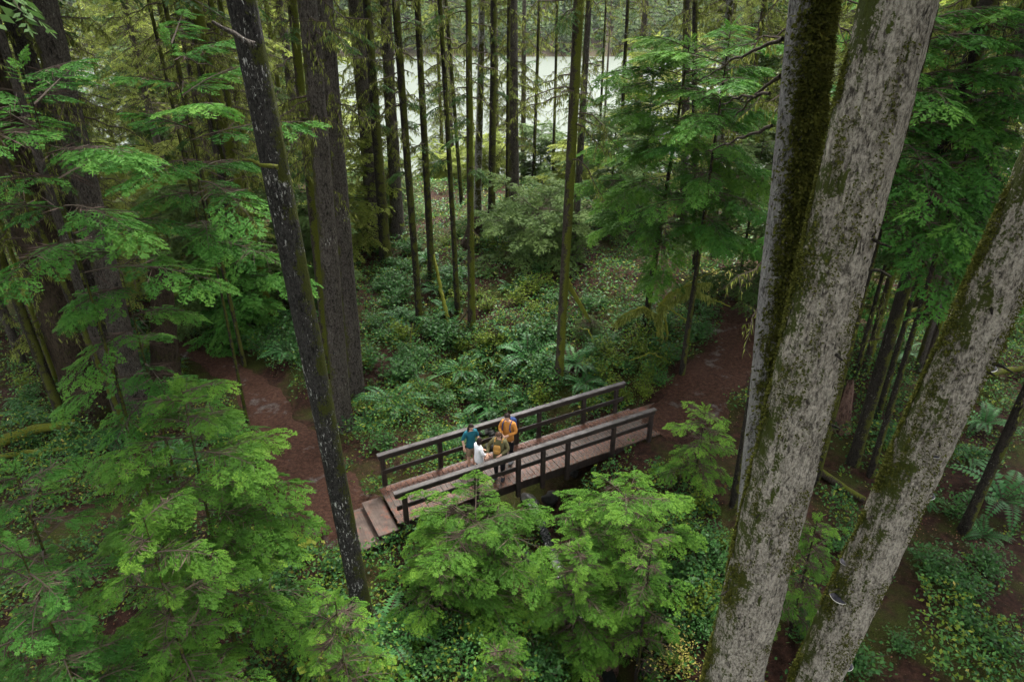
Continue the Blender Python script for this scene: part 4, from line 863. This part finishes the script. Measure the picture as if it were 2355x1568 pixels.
# continuous low leaf cover and fallen leaves
def cover(name, n, size, mats_w, hgt, yr, seed, thr, clump=.9):
    r = np.random.default_rng(seed); Q = Quads(); y = yr[0]+(yr[1]-yr[0])*r.random(n)**.8; x = (r.random(n)*2-1)*(2.5+.86*np.maximum(y, 3))
    d1 = poly_dist(x, y, PATHS['left'][0])[0]; d2 = poly_dist(x, y, PATHS['right'][0])[0]
    q = np.stack([x-BL.x, y-BL.y], 1); s = q@np.array([BD.x, BD.y]); t = q@np.array([BN.x, BN.y])
    edge = 1.5*(fbm(x*1.1, y*1.1, 5., 4)-.42)
    ok = (d1 > np.maximum(.75, .95+edge)) & (d2 > np.maximum(.9, 1.1+edge)) & ~((s > -2.0) & (s < S_END+1.) & (t > -.15) & (t < 1.75)) & (poly_dist(x, y, CREEK[4:])[0] > .6)
    dn = fbm(x*clump, y*clump, seed*.7, 4); ok &= dn+.16*(r.random(n)-.5) > thr+.145*sstep(3.0, 5.5, x)*(1-sstep(15, 22, y))+.05*sstep(-3.5, -7, x)*(1-sstep(24, 34, y))
    x, y, dn = x[ok], y[ok], dn[ok]; k = len(x); hb = hgt*np.clip(fbm(x*.8, y*.8, 9., 3)-.22, .05, 1)*1.6
    P = np.stack([x, y, H(x, y)+.02+hb*r.random(k)**.6], 1); pick = r.choice(len(mats_w), k, p=np.array([b for a, b, c in mats_w])/sum(b for a, b, c in mats_w))
    reg = fbm(x*.45, y*.45, seed+3., 3)
    for i, (mname, p_, tt) in enumerate(mats_w):
        s_ = pick == i
        if s_.any(): leaf_cloud(Q, r, P[s_], size, i, tt+.9*(reg[s_]-.45), .7, .58, .28)
    o = link(name, Q.mesh(name, [M[a] for a, b, c in mats_w])); o['kind'] = 'stuff'; return o
cover('undergrowth', 210000, .105, [('leaf_green', .6, .5), ('fern', .14, .5), ('leaf_lime', .25, .35), ('leaf_yellow', .01, .2)], 1.3, (5, 26), 501, .40)
cover('undergrowth', 160000, .14, [('leaf_green', .6, .55), ('fern', .2, .5), ('leaf_lime', .22, .4), ('leaf_yellow', .01, .2)], .7, (24, 47), 502, .38, .6)
cover('leaf_litter', 60000, .05, [('leaf_brown', .6, .3), ('leaf_yellow', .008, .3), ('litter', .39, .5)], .03, (4, 40), 503, .36)
Q = Quads(); pl = on_ground(1655, 655); k = 320; P = np.stack([pl.x+rng.normal(0, .75, k), pl.y+rng.normal(0, .7, k), np.zeros(k)], 1); P[:, 2] = H(P[:, 0], P[:, 1])+.04+.2*rng.random(k)
leaf_cloud(Q, rng, P, .13, 0, .75, .4, .8); o = link('fallen_leaves', Q.mesh('fallen_leaves', [M['leaf_yellow']])); o['kind'] = 'stuff'
for k, px in enumerate((((690, 1105), (735, 1125), (790, 1130)), ((650, 1150), (720, 1165), (780, 1180)), ((680, 1215), (740, 1200), (775, 1215)), ((700, 1185), (715, 1150), (700, 1120)))):
    log('dark bare root snaking across the red soil before the bridge steps', [(u, v, -.03) for u, v in px], .035, .018, 'bark_slim', 'tree_root', 'root')['group'] = 'roots across the red soil by the steps'
# stones
def stone(p, r, label, group=None):
    bm = bmesh.new(); bmesh.ops.create_icosphere(bm, subdivisions=3, radius=r); s = random.uniform(0, 50)
    for v_ in bm.verts:
        c = v_.co/r; v_.co *= .45+1.1*float(fbm(c.x*1.6+s, c.y*1.6, c.z*1.6+s, 4)); v_.co.z *= .7
    for f in bm.faces: f.smooth = True
    me = bpy.data.meshes.new('boulder'); bm.to_mesh(me); bm.free(); me.materials.append(M['rock']); o = link('boulder', me, None, (p[0], p[1], p[2]+r*.25)); return tag(o, label, 'stone', group)
stone(on_ground(452, 975), .22, 'light grey rock behind the layered hemlock')
for i in range(34):
    t_ = random.uniform(13, 27); k = 0; L = 0
    for (ax_, ay_), (bx_, by_) in zip(CREEK, CREEK[1:]):
        l = math.hypot(bx_-ax_, by_-ay_)
        if L+l > t_: break
        L += l
    f = (t_-L)/l; x = ax_+(bx_-ax_)*f+random.gauss(0, .55); y = ay_+(by_-ay_)*f+random.gauss(0, .3)
    stone((x, y, hz(x, y)), random.uniform(.1, .3), 'wet dark stone in the brook bed below the bridge', 'stones in the brook bed')

# ------------------------------------------------------------------ people
SKIN = plain('skin', (.52, .31, .22), .5, .06); HAIRD = plain('dark_hair', (.02, .013, .011), .5, .3, 60); HAIRB = plain('brown_hair', (.06, .032, .02), .5, .3, 60)
EYE = plain('eye_dark', (.012, .01, .01), .3); LIP = plain('lips', (.35, .12, .1), .5)
def cloth(name, col): return plain(name, col, .85, .18, 22, .15)
def skin(name, verts, edges, radii, mat, parent, sub=1, root=0):
    me = bpy.data.meshes.new(name); me.from_pydata(verts, edges, []); o = bpy.data.objects.new(name, me); COL.objects.link(o)
    md = o.modifiers.new('s', 'SKIN'); md.use_smooth_shade = True
    for i, r_ in enumerate(radii):
        sv_ = me.skin_vertices[0].data[i]; sv_.radius = r_ if isinstance(r_, tuple) else (r_, r_); sv_.use_root = (i == root)
    ms = o.modifiers.new('u', 'SUBSURF'); ms.levels = sub; ms.render_levels = sub
    dg = bpy.context.evaluated_depsgraph_get(); m2 = bpy.data.meshes.new_from_object(o.evaluated_get(dg)); bpy.data.objects.remove(o); bpy.data.meshes.remove(me)
    m2.name = name; m2.materials.clear(); m2.materials.append(mat); o = link(name, m2, parent)
    return o
def blob(name, mat, parent, c, r, f=None, sub=3):
    bm = bmesh.new(); bmesh.ops.create_icosphere(bm, subdivisions=sub, radius=1)
    for v_ in bm.verts:
        if f: v_.co = f(v_.co.copy())
        v_.co = Vector((c[0]+v_.co.x*r[0], c[1]+v_.co.y*r[1], c[2]+v_.co.z*r[2]))
    for fc in bm.faces: fc.smooth = True
    me = bpy.data.meshes.new(name); bm.to_mesh(me); bm.free(); me.materials.append(mat); return link(name, me, parent)
def person(label, loc, h, rz, top, legs, shoes, hair, arms, long_hair=.0, head_dn=.15, head_yaw=0., top_len=.48, sleeve='long', shorts=False, bulk=1., stance=.06):
    """figure facing local -Y; arms: ((elbow),(wrist)) for left(+x) and right(-x), in body-height units"""
    t = empty('person', loc, rz); tag(t, label, 'person'); S = lambda p: (p[0]*h, p[1]*h, p[2]*h)
    hx, hyf = 0., -.03-.05*head_dn
    V = [(0, 0, .52), (0, .005, .60), (0, .008, .70), (0, .01, .785), (0, 0, .835), (0, -.012, .865)]; E = [(0, 1), (1, 2), (2, 3), (3, 4), (4, 5)]
    Rr = [(.078, .06), (.068, .05), (.08, .055), (.075, .045), .03, .028]
    Rr = [tuple(x*bulk for x in r_) if isinstance(r_, tuple) else r_ for r_ in Rr]
    for sx, (el, wr) in zip((1, -1), arms):
        b = len(V); V += [(sx*.098, .01, .79), el, wr]; E += [(3, b), (b, b+1), (b+1, b+2)]; Rr += [.036, .026, .017]
        d = Vector(wr)-Vector(el); d.normalize(); sd_ = d.cross(Vector((0, -1, .3))).normalized(); pm = Vector(wr)+d*.038; c = len(V); V.append(tuple(pm)); E.append((b+2, c)); Rr.append((.02, .012))
        for q in range(4):
            o_ = sd_*(.016*(q-1.5)); f1 = pm+o_+d*.02; f2 = f1+d*(.024-.004*abs(q-1.4))+Vector((0, -.008, -.004)); i = len(V); V += [tuple(f1), tuple(f2)]; E += [(c, i), (i, i+1)]; Rr += [.0055, .0045]
        th = Vector(wr)+d*.018+sd_*.028*-sx; i = len(V); V += [tuple(th), tuple(th+d*.022+Vector((0, -.01, 0)))]; E += [(b+2, i), (i, i+1)]; Rr += [.0065, .005]
    for sx in (1, -1):
        b = len(V); V += [(sx*.05, 0, .48), (sx*(stance-.002), -.012, .275), (sx*stance, .008, .05), (sx*(stance+.01), -.07, .018)]; E += [(0, b), (b, b+1), (b+1, b+2), (b+2, b+3)]; Rr += [.052, .036, .024, .02]
    body = skin('body', [S(v) for v in V], E, [tuple(x*h for x in r_) if isinstance(r_, tuple) else r_*h for r_ in Rr], SKIN, t)
    # head joined to the same mesh
    hc = Vector((0, -.022-.02*head_dn, .93-.008*head_dn)); Rm = Matrix.Rotation(head_yaw, 3, 'Z') @ Matrix.Rotation(head_dn, 3, 'X')
    def hp(x, y, z): p = hc+Rm @ Vector((x, y, z)); return Vector(S(p))
    bm = bmesh.new(); bm.from_mesh(body.data); n0 = len(bm.verts); ret = bmesh.ops.create_icosphere(bm, subdivisions=3, radius=1)
    for v_ in ret['verts']:
        c = v_.co.copy(); x, y, z = c.x*.043, c.y*.053, c.z*.066
        if z < 0: x *= 1-.35*(-c.z)**1.5; y *= 1-.12*(-c.z)
        if y < 0 and abs(c.x) < .22 and -.35 < c.z < .1: y -= .011*(1-abs(c.x)/.22)      # nose
        if y < 0 and .05 < c.z < .3 and .15 < abs(c.x) < .6: y += .005                     # eye sockets
        if abs(c.x) > .9 and abs(c.z) < .3: x += .008*np.sign(c.x)                          # ears
        v_.co = hp(x, y, z)
    for f in bm.faces: f.smooth = True
    bm.to_mesh(body.data); bm.free()
    for sx in (1, -1): blob('eye', EYE, t, hp(sx*.018, -.047, .008), (.006*h, .004*h, .004*h), sub=2)
    blob('mouth', LIP, t, hp(0, -.046, -.034), (.013*h, .004*h, .004*h), sub=2)
    # hair: cap over skull, longer at the back
    bm = bmesh.new(); ret = bmesh.ops.create_icosphere(bm, subdivisions=4, radius=1); kill = []
    for v_ in ret['verts']:
        c = v_.co.copy()
        if (c.y < -.35 and c.z < .42-.3*max(0, abs(c.x)-.5)) or (c.z < -.25 and c.y < .05 and not long_hair) or (c.y < -.2 and c.z < .1): kill.append(v_); continue
        x, y, z = c.x*.051, c.y*.061+.002, c.z*.073+.002
        if long_hair and c.z < .1: z -= long_hair*(.1-c.z); x *= 1.28; y = y*1.05+.012*max(0, -c.z)
        n_ = .004*(float(vnoise(c.x*9, c.y*9, c.z*3))-.5); v_.co = hp(x*(1+n_*20), y*(1+n_*20), z)
    bmesh.ops.delete(bm, geom=kill, context='VERTS')
    for f in bm.faces: f.smooth = True
    me = bpy.data.meshes.new('hair'); bm.to_mesh(me); bm.free(); me.materials.append(hair); link('hair', me, t)
    # clothing follows the limbs
    V = [(0, 0, top_len-.03), (0, .002, top_len+.04), (0, .004, .60), (0, .008, .70), (0, .01, .785), (0, .0, .835)]; E = [(0, 1), (1, 2), (2, 3), (3, 4), (4, 5)]; Rr = [(.118*bulk, .094*bulk), (.112*bulk, .088*bulk), (.098*bulk, .074*bulk), (.098*bulk, .07*bulk), (.09, .058), .042]
    for sx, (el, wr) in zip((1, -1), arms):
        b = len(V); el_, wr_ = Vector(el), Vector(wr); end = el_+(wr_-el_)*(.92 if sleeve == 'long' else .12)
        V += [(sx*.1, .01, .793), tuple(el_), tuple(end)]; E += [(4, b), (b, b+1), (b+1, b+2)]; Rr += [.046, .036 if sleeve == 'long' else .036, .029 if sleeve == 'long' else .034]
    skin('jacket' if sleeve == 'long' else 'shirt', [S(v) for v in V], E, [tuple(x*h for x in r_) if isinstance(r_, tuple) else r_*h for r_ in Rr], top, t)
    V = [(0, 0, .53), (0, 0, .50)]; E = [(0, 1)]; Rr = [(.112, .088), (.112, .088)]
    for sx in (1, -1):
        b = len(V)
        if shorts: V += [(sx*.05, 0, .45), (sx*stance, -.012, .27)]; E += [(1, b), (b, b+1)]; Rr += [.068, .058]
        else: V += [(sx*.05, 0, .45), (sx*stance, -.012, .275), (sx*stance, .008, .06)]; E += [(1, b), (b, b+1), (b+1, b+2)]; Rr += [.066, .047, .036]
    skin('trousers' if not shorts else 'shorts', [S(v) for v in V], E, [tuple(x*h for x in r_) if isinstance(r_, tuple) else r_*h for r_ in Rr], legs, t)
    for sx in (1, -1):
        blob('shoe', shoes, t, S((sx*(stance+.006), -.028, .026)), (.034*h, .078*h, .028*h), lambda c: Vector((c.x*(1-.2*max(0, c.y)), c.y, max(c.z, -.9))))
    return t
def foot(px): p = at_z(*px, .003); return p
pw, pm, pc, po = foot((1085, 1073)), foot((1169, 1061)), foot((1103, 1098)), foot((1149, 1100))
ht = lambda u, v, p: at_y(u, v, p.y).z
hgt = [ht(1095, 973, pw), ht(1160, 948.5, pm), ht(1108, 1007, pc), ht(1147.5, 990, po)]
print('HEIGHTS', [round(x, 2) for x in hgt])
TEAL = cloth('teal_shirt', (.012, .09, .12)); ORANGE = cloth('orange_jacket', (.4, .165, .035)); WHITE = cloth('white_jacket', (.78, .78, .8)); OLIVE = cloth('olive_jacket', (.10, .09, .042))
KHAKI = cloth('khaki_shorts', (.24, .17, .11)); BLACK = cloth('black_trousers', (.014, .013, .016)); NAVY = cloth('navy_fabric', (.02, .04, .11)); MUST = cloth('mustard_fabric', (.36, .19, .05)); SHOED = cloth('dark_shoe', (.02, .02, .024)); SHOEG = cloth('grey_shoe', (.2, .2, .21)); GREY = cloth('grey_trousers', (.03, .032, .04))
hw, hm, hk, hl = [float(np.clip(x, a, b)) for x, a, b in zip(hgt, (1.55, 1.7, 1.25, 1.45), (1.72, 1.86, 1.5, 1.68))]
person('woman-like person with long dark hair in teal short-sleeved shirt and khaki shorts', pw, hw, R(30), TEAL, KHAKI, SHOED, HAIRD, (((.15, .0, .66), (.10, -.13, .60)), ((-.165, .02, .665), (-.17, -.06, .545))), .075, .35, R(8), .47, 'short', True, 1.)
bpy.data.objects['person']['label'] = 'person with long dark hair in teal short-sleeved shirt and khaki shorts by far rail'
mp_ = person('tallest person in orange jacket with dark trousers, hands together, standing by far rail', pm, hm, R(-28), ORANGE, BLACK, SHOEG, HAIRD, (((.16, -.01, .66), (.05, -.13, .63)), ((-.16, -.01, .66), (-.03, -.14, .62))), 0, .35, R(-10), .47, 'long', False, 1.08)
person('small person in white jacket with short dark bob, back turned, at the near rail', pc, hk, R(118), WHITE, BLACK, SHOED, HAIRD, (((.15, -.03, .66), (.10, -.15, .60)), ((-.15, -.03, .66), (-.10, -.15, .60))), .03, .1, R(15), .43, 'long', False, 1.2)
op_ = person('person in olive jacket looking down with long brown hair, mustard pack held at the chest', po, hl, R(-15), OLIVE, BLACK, GREY, HAIRB, (((.17, -.02, .66), (.06, -.15, .61)), ((-.19, .0, .66), (-.17, -.12, .57))), .07, .5, 0., .45, 'long', False, 1.15)
def pack(label, who, h, mat, c, r, name='backpack'):
    o = empty(name, who.location, who.rotation_euler.z); tag(o, label, 'backpack')
    f = lambda c_: Vector([math.copysign(abs(a)**.55, a) for a in c_])
    blob('bag', mat, o, (c[0]*h, c[1]*h, c[2]*h), (r[0]*h, r[1]*h, r[2]*h), f); sg = 1 if c[1] > 0 else -1
    blob('pocket', mat, o, (c[0]*h, (c[1]+sg*r[1]*.95)*h, (c[2]-.35*r[2])*h), (r[0]*.75*h, r[1]*.4*h, r[2]*.45*h), f)
    for sx in (1, -1):
        P = [(sx*.062, c[1]*.55, .80), (sx*.065, .0, .842), (sx*.068, -sg*.062, .80), (sx*.07, -sg*.076, .72), (sx*.082, -sg*.05, .64), (sx*.09, c[1]*.5, .60)]
        A, f2 = resample([Vector(p)*h for p in P], .02); V, F = tube_path(A, .0105*h, 8); link('strap', mesh_np('strap', V, F, [mat], smooth=True), o)
    return o
pack('blue backpack worn by the tallest person in the orange jacket', mp_, hm, NAVY, (0, .125, .70), (.085, .06, .13))
pack('mustard pack worn on the front of the person in the olive jacket', op_, hl, MUST, (-.01, -.105, .68), (.062, .035, .085), 'chest_pack')

# ------------------------------------------------------------------ trees beyond the crest, far wooded slope, haze
V, F = tube_path([(0, 0, z) for z in np.linspace(-1, 36, 40)], .30*(1-np.linspace(0, 1, 40)*.75), 10, .12, 1, 3.); far_trunk = [mesh_np('trunk', V, F, [M['bark_dark']], smooth=True), mesh_np('trunk', V*np.array([.6, .6, 1]), F, [M['bark_mossy']], smooth=True)]
rb_ = random.Random(21)
for i in range(120):
    for _ in range(60):
        y = rb_.uniform(47, 100); a = rb_.uniform(-43, 43); x = y*math.tan(R(a))
        if abs(a+.5) < 14.5 and rb_.random() < (.95 if y < 62 else .74): continue
        break
    side = 'left of the bright gap' if a < -6 else 'right of the bright gap' if a > 10 else 'inside the bright gap'
    t = empty('conifer', (x, y, hz(x, y)), rb_.uniform(0, 6.28)); tag(t, 'hazy mossy conifer beyond the crest '+side, 'tree', 'trees beyond the crest '+side)
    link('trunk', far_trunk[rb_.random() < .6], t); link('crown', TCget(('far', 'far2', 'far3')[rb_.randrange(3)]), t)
    s = rb_.uniform(.85, 1.2); t.scale = (s, s, s)
for k, (x, y) in enumerate(((-12.5, 8.5), (-16.5, 14), (-10.5, 4.5), (13.5, 8.5), (17, 14), (-8.5, -1), (11.5, 3), (-21, 19), (-25, 26), (-16, 2), (-5, -6), (2, -8), (8, -4), (16, -2), (21, 19), (26, 26), (20, 7), (-21, 8), (-1, -14), (-12, -9), (13, -10))):  # unseen trees added to block skylight at the sides and behind the camera
    t = empty('tall_conifer', (x, y, hz(x, y)), k*1.3); tag(t, 'unseen conifer added for shade beyond the '+('left' if x < 0 else 'right')+' edge of the view', 'tree', 'added shade conifers beyond the '+('left' if x < 0 else 'right')+' edge')
    link('trunk', far_trunk[0], t); link('crown', TCget('side'), t)
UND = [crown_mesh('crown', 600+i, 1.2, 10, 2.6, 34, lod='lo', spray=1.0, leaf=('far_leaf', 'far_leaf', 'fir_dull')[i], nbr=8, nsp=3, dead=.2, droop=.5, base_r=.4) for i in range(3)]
for i in range(42):
    for _ in range(60):
        y = rb_.uniform(46, 68); a = rb_.uniform(-36, 34); x = y*math.tan(R(a))
        if abs(a+.5) < 12.5 and rb_.random() < .84: continue
        break
    side = 'left of the bright gap' if a < -4 else 'right of the bright gap' if a > 8 else 'inside the bright gap'
    t = empty('young_conifer', (x, y, hz(x, y)-.3), rb_.uniform(0, 6.28)); tag(t, 'pale yellowish young conifer on the slope beyond the crest '+side, 'conifer', 'young conifers beyond the crest '+side)
    link('trunk', far_trunk[1], t).scale = (.3, .3, .29); link('crown', UND[rb_.randrange(3)], t); s = rb_.uniform(.7, 1.5); t.scale = (s, s, s)
# side woods level with the clearing, unseen dense crowns added for shade
for k, (x, y) in enumerate(((-13, 19), (-17, 22), (-11.5, 27), (-20, 30), (-15, 34), (12.5, 18), (15, 22), (18, 27), (12, 31), (20, 34))):
    t = empty('tall_conifer', (x, y, hz(x, y)), k*2.1); tag(t, 'tall straight conifer with dense crown added for shade in the wood '+('on the left' if x < 0 else 'on the right'), 'tree', 'tall conifers in the wood '+('on the left' if x < 0 else 'on the right'))
    link('trunk', far_trunk[k % 2], t).scale = (.5, .5, 1); link('crown', TCget('side'), t)
for i in range(34):
    for _ in range(40):
        y = rb_.uniform(20, 46); sx = -1 if rb_.random() < .55 else 1; x = sx*rb_.uniform(.36, .95)*y
        if not clear(x, y, .8): continue
        break
    t = empty('mossy_tree', (x, y, hz(x, y)), rb_.uniform(0, 6.28)); tag(t, 'dark mossy tree deep in the wood '+('on the left side' if sx < 0 else 'on the right side'), 'tree', 'trees in the wood '+('on the left' if sx < 0 else 'on the right'))
    link('trunk', far_trunk[rb_.random() < .7], t); link('crown', TCget(('mossy', 'far3', 'far')[rb_.randrange(3)]), t)
    s = rb_.uniform(.55, .95); t.scale = (s, s, s)
Q = Quads(); r = np.random.default_rng(77); k = 6000
x = r.uniform(-620, 620, k); y = r.uniform(600, 860, k); z = H(x, y); h_ = r.uniform(16, 34, k)
for f in range(9):
    for a in range(6):
        an = r.uniform(0, 6.28, k); L = h_*.22*(1.1-f/9)+.5
        Q.add(blades(np.stack([x, y, z+h_*(.15+.09*f)+h_*.1], 1), np.stack([np.cos(an), np.sin(an), np.full(k, -.55)], 1), np.tile([0, 0, 1.], (k, 1))+r.normal(0, .3, (k, 3)), L, L*.6), 0, r.random(k))
o = link('far_wood', Q.mesh('far_wood', [M['fir_dull']])); o['kind'] = 'stuff'
HAZE = .000025
if HAZE:
    bm = bmesh.new(); box_bm(bm, -1010, 1010, -65, 1010, -42, 150); me = bpy.data.meshes.new('haze'); bm.to_mesh(me); bm.free()
    m, n, out = new_mat('haze'); pv = n.nodes.new('ShaderNodeVolumePrincipled'); pv.inputs['Color'].default_value = (.93, .95, .96, 1); pv.inputs['Density'].default_value = HAZE
    n.links.new(pv.outputs[0], out.inputs['Volume']); me.materials.append(m); o = link('haze', me); o['kind'] = 'stuff'
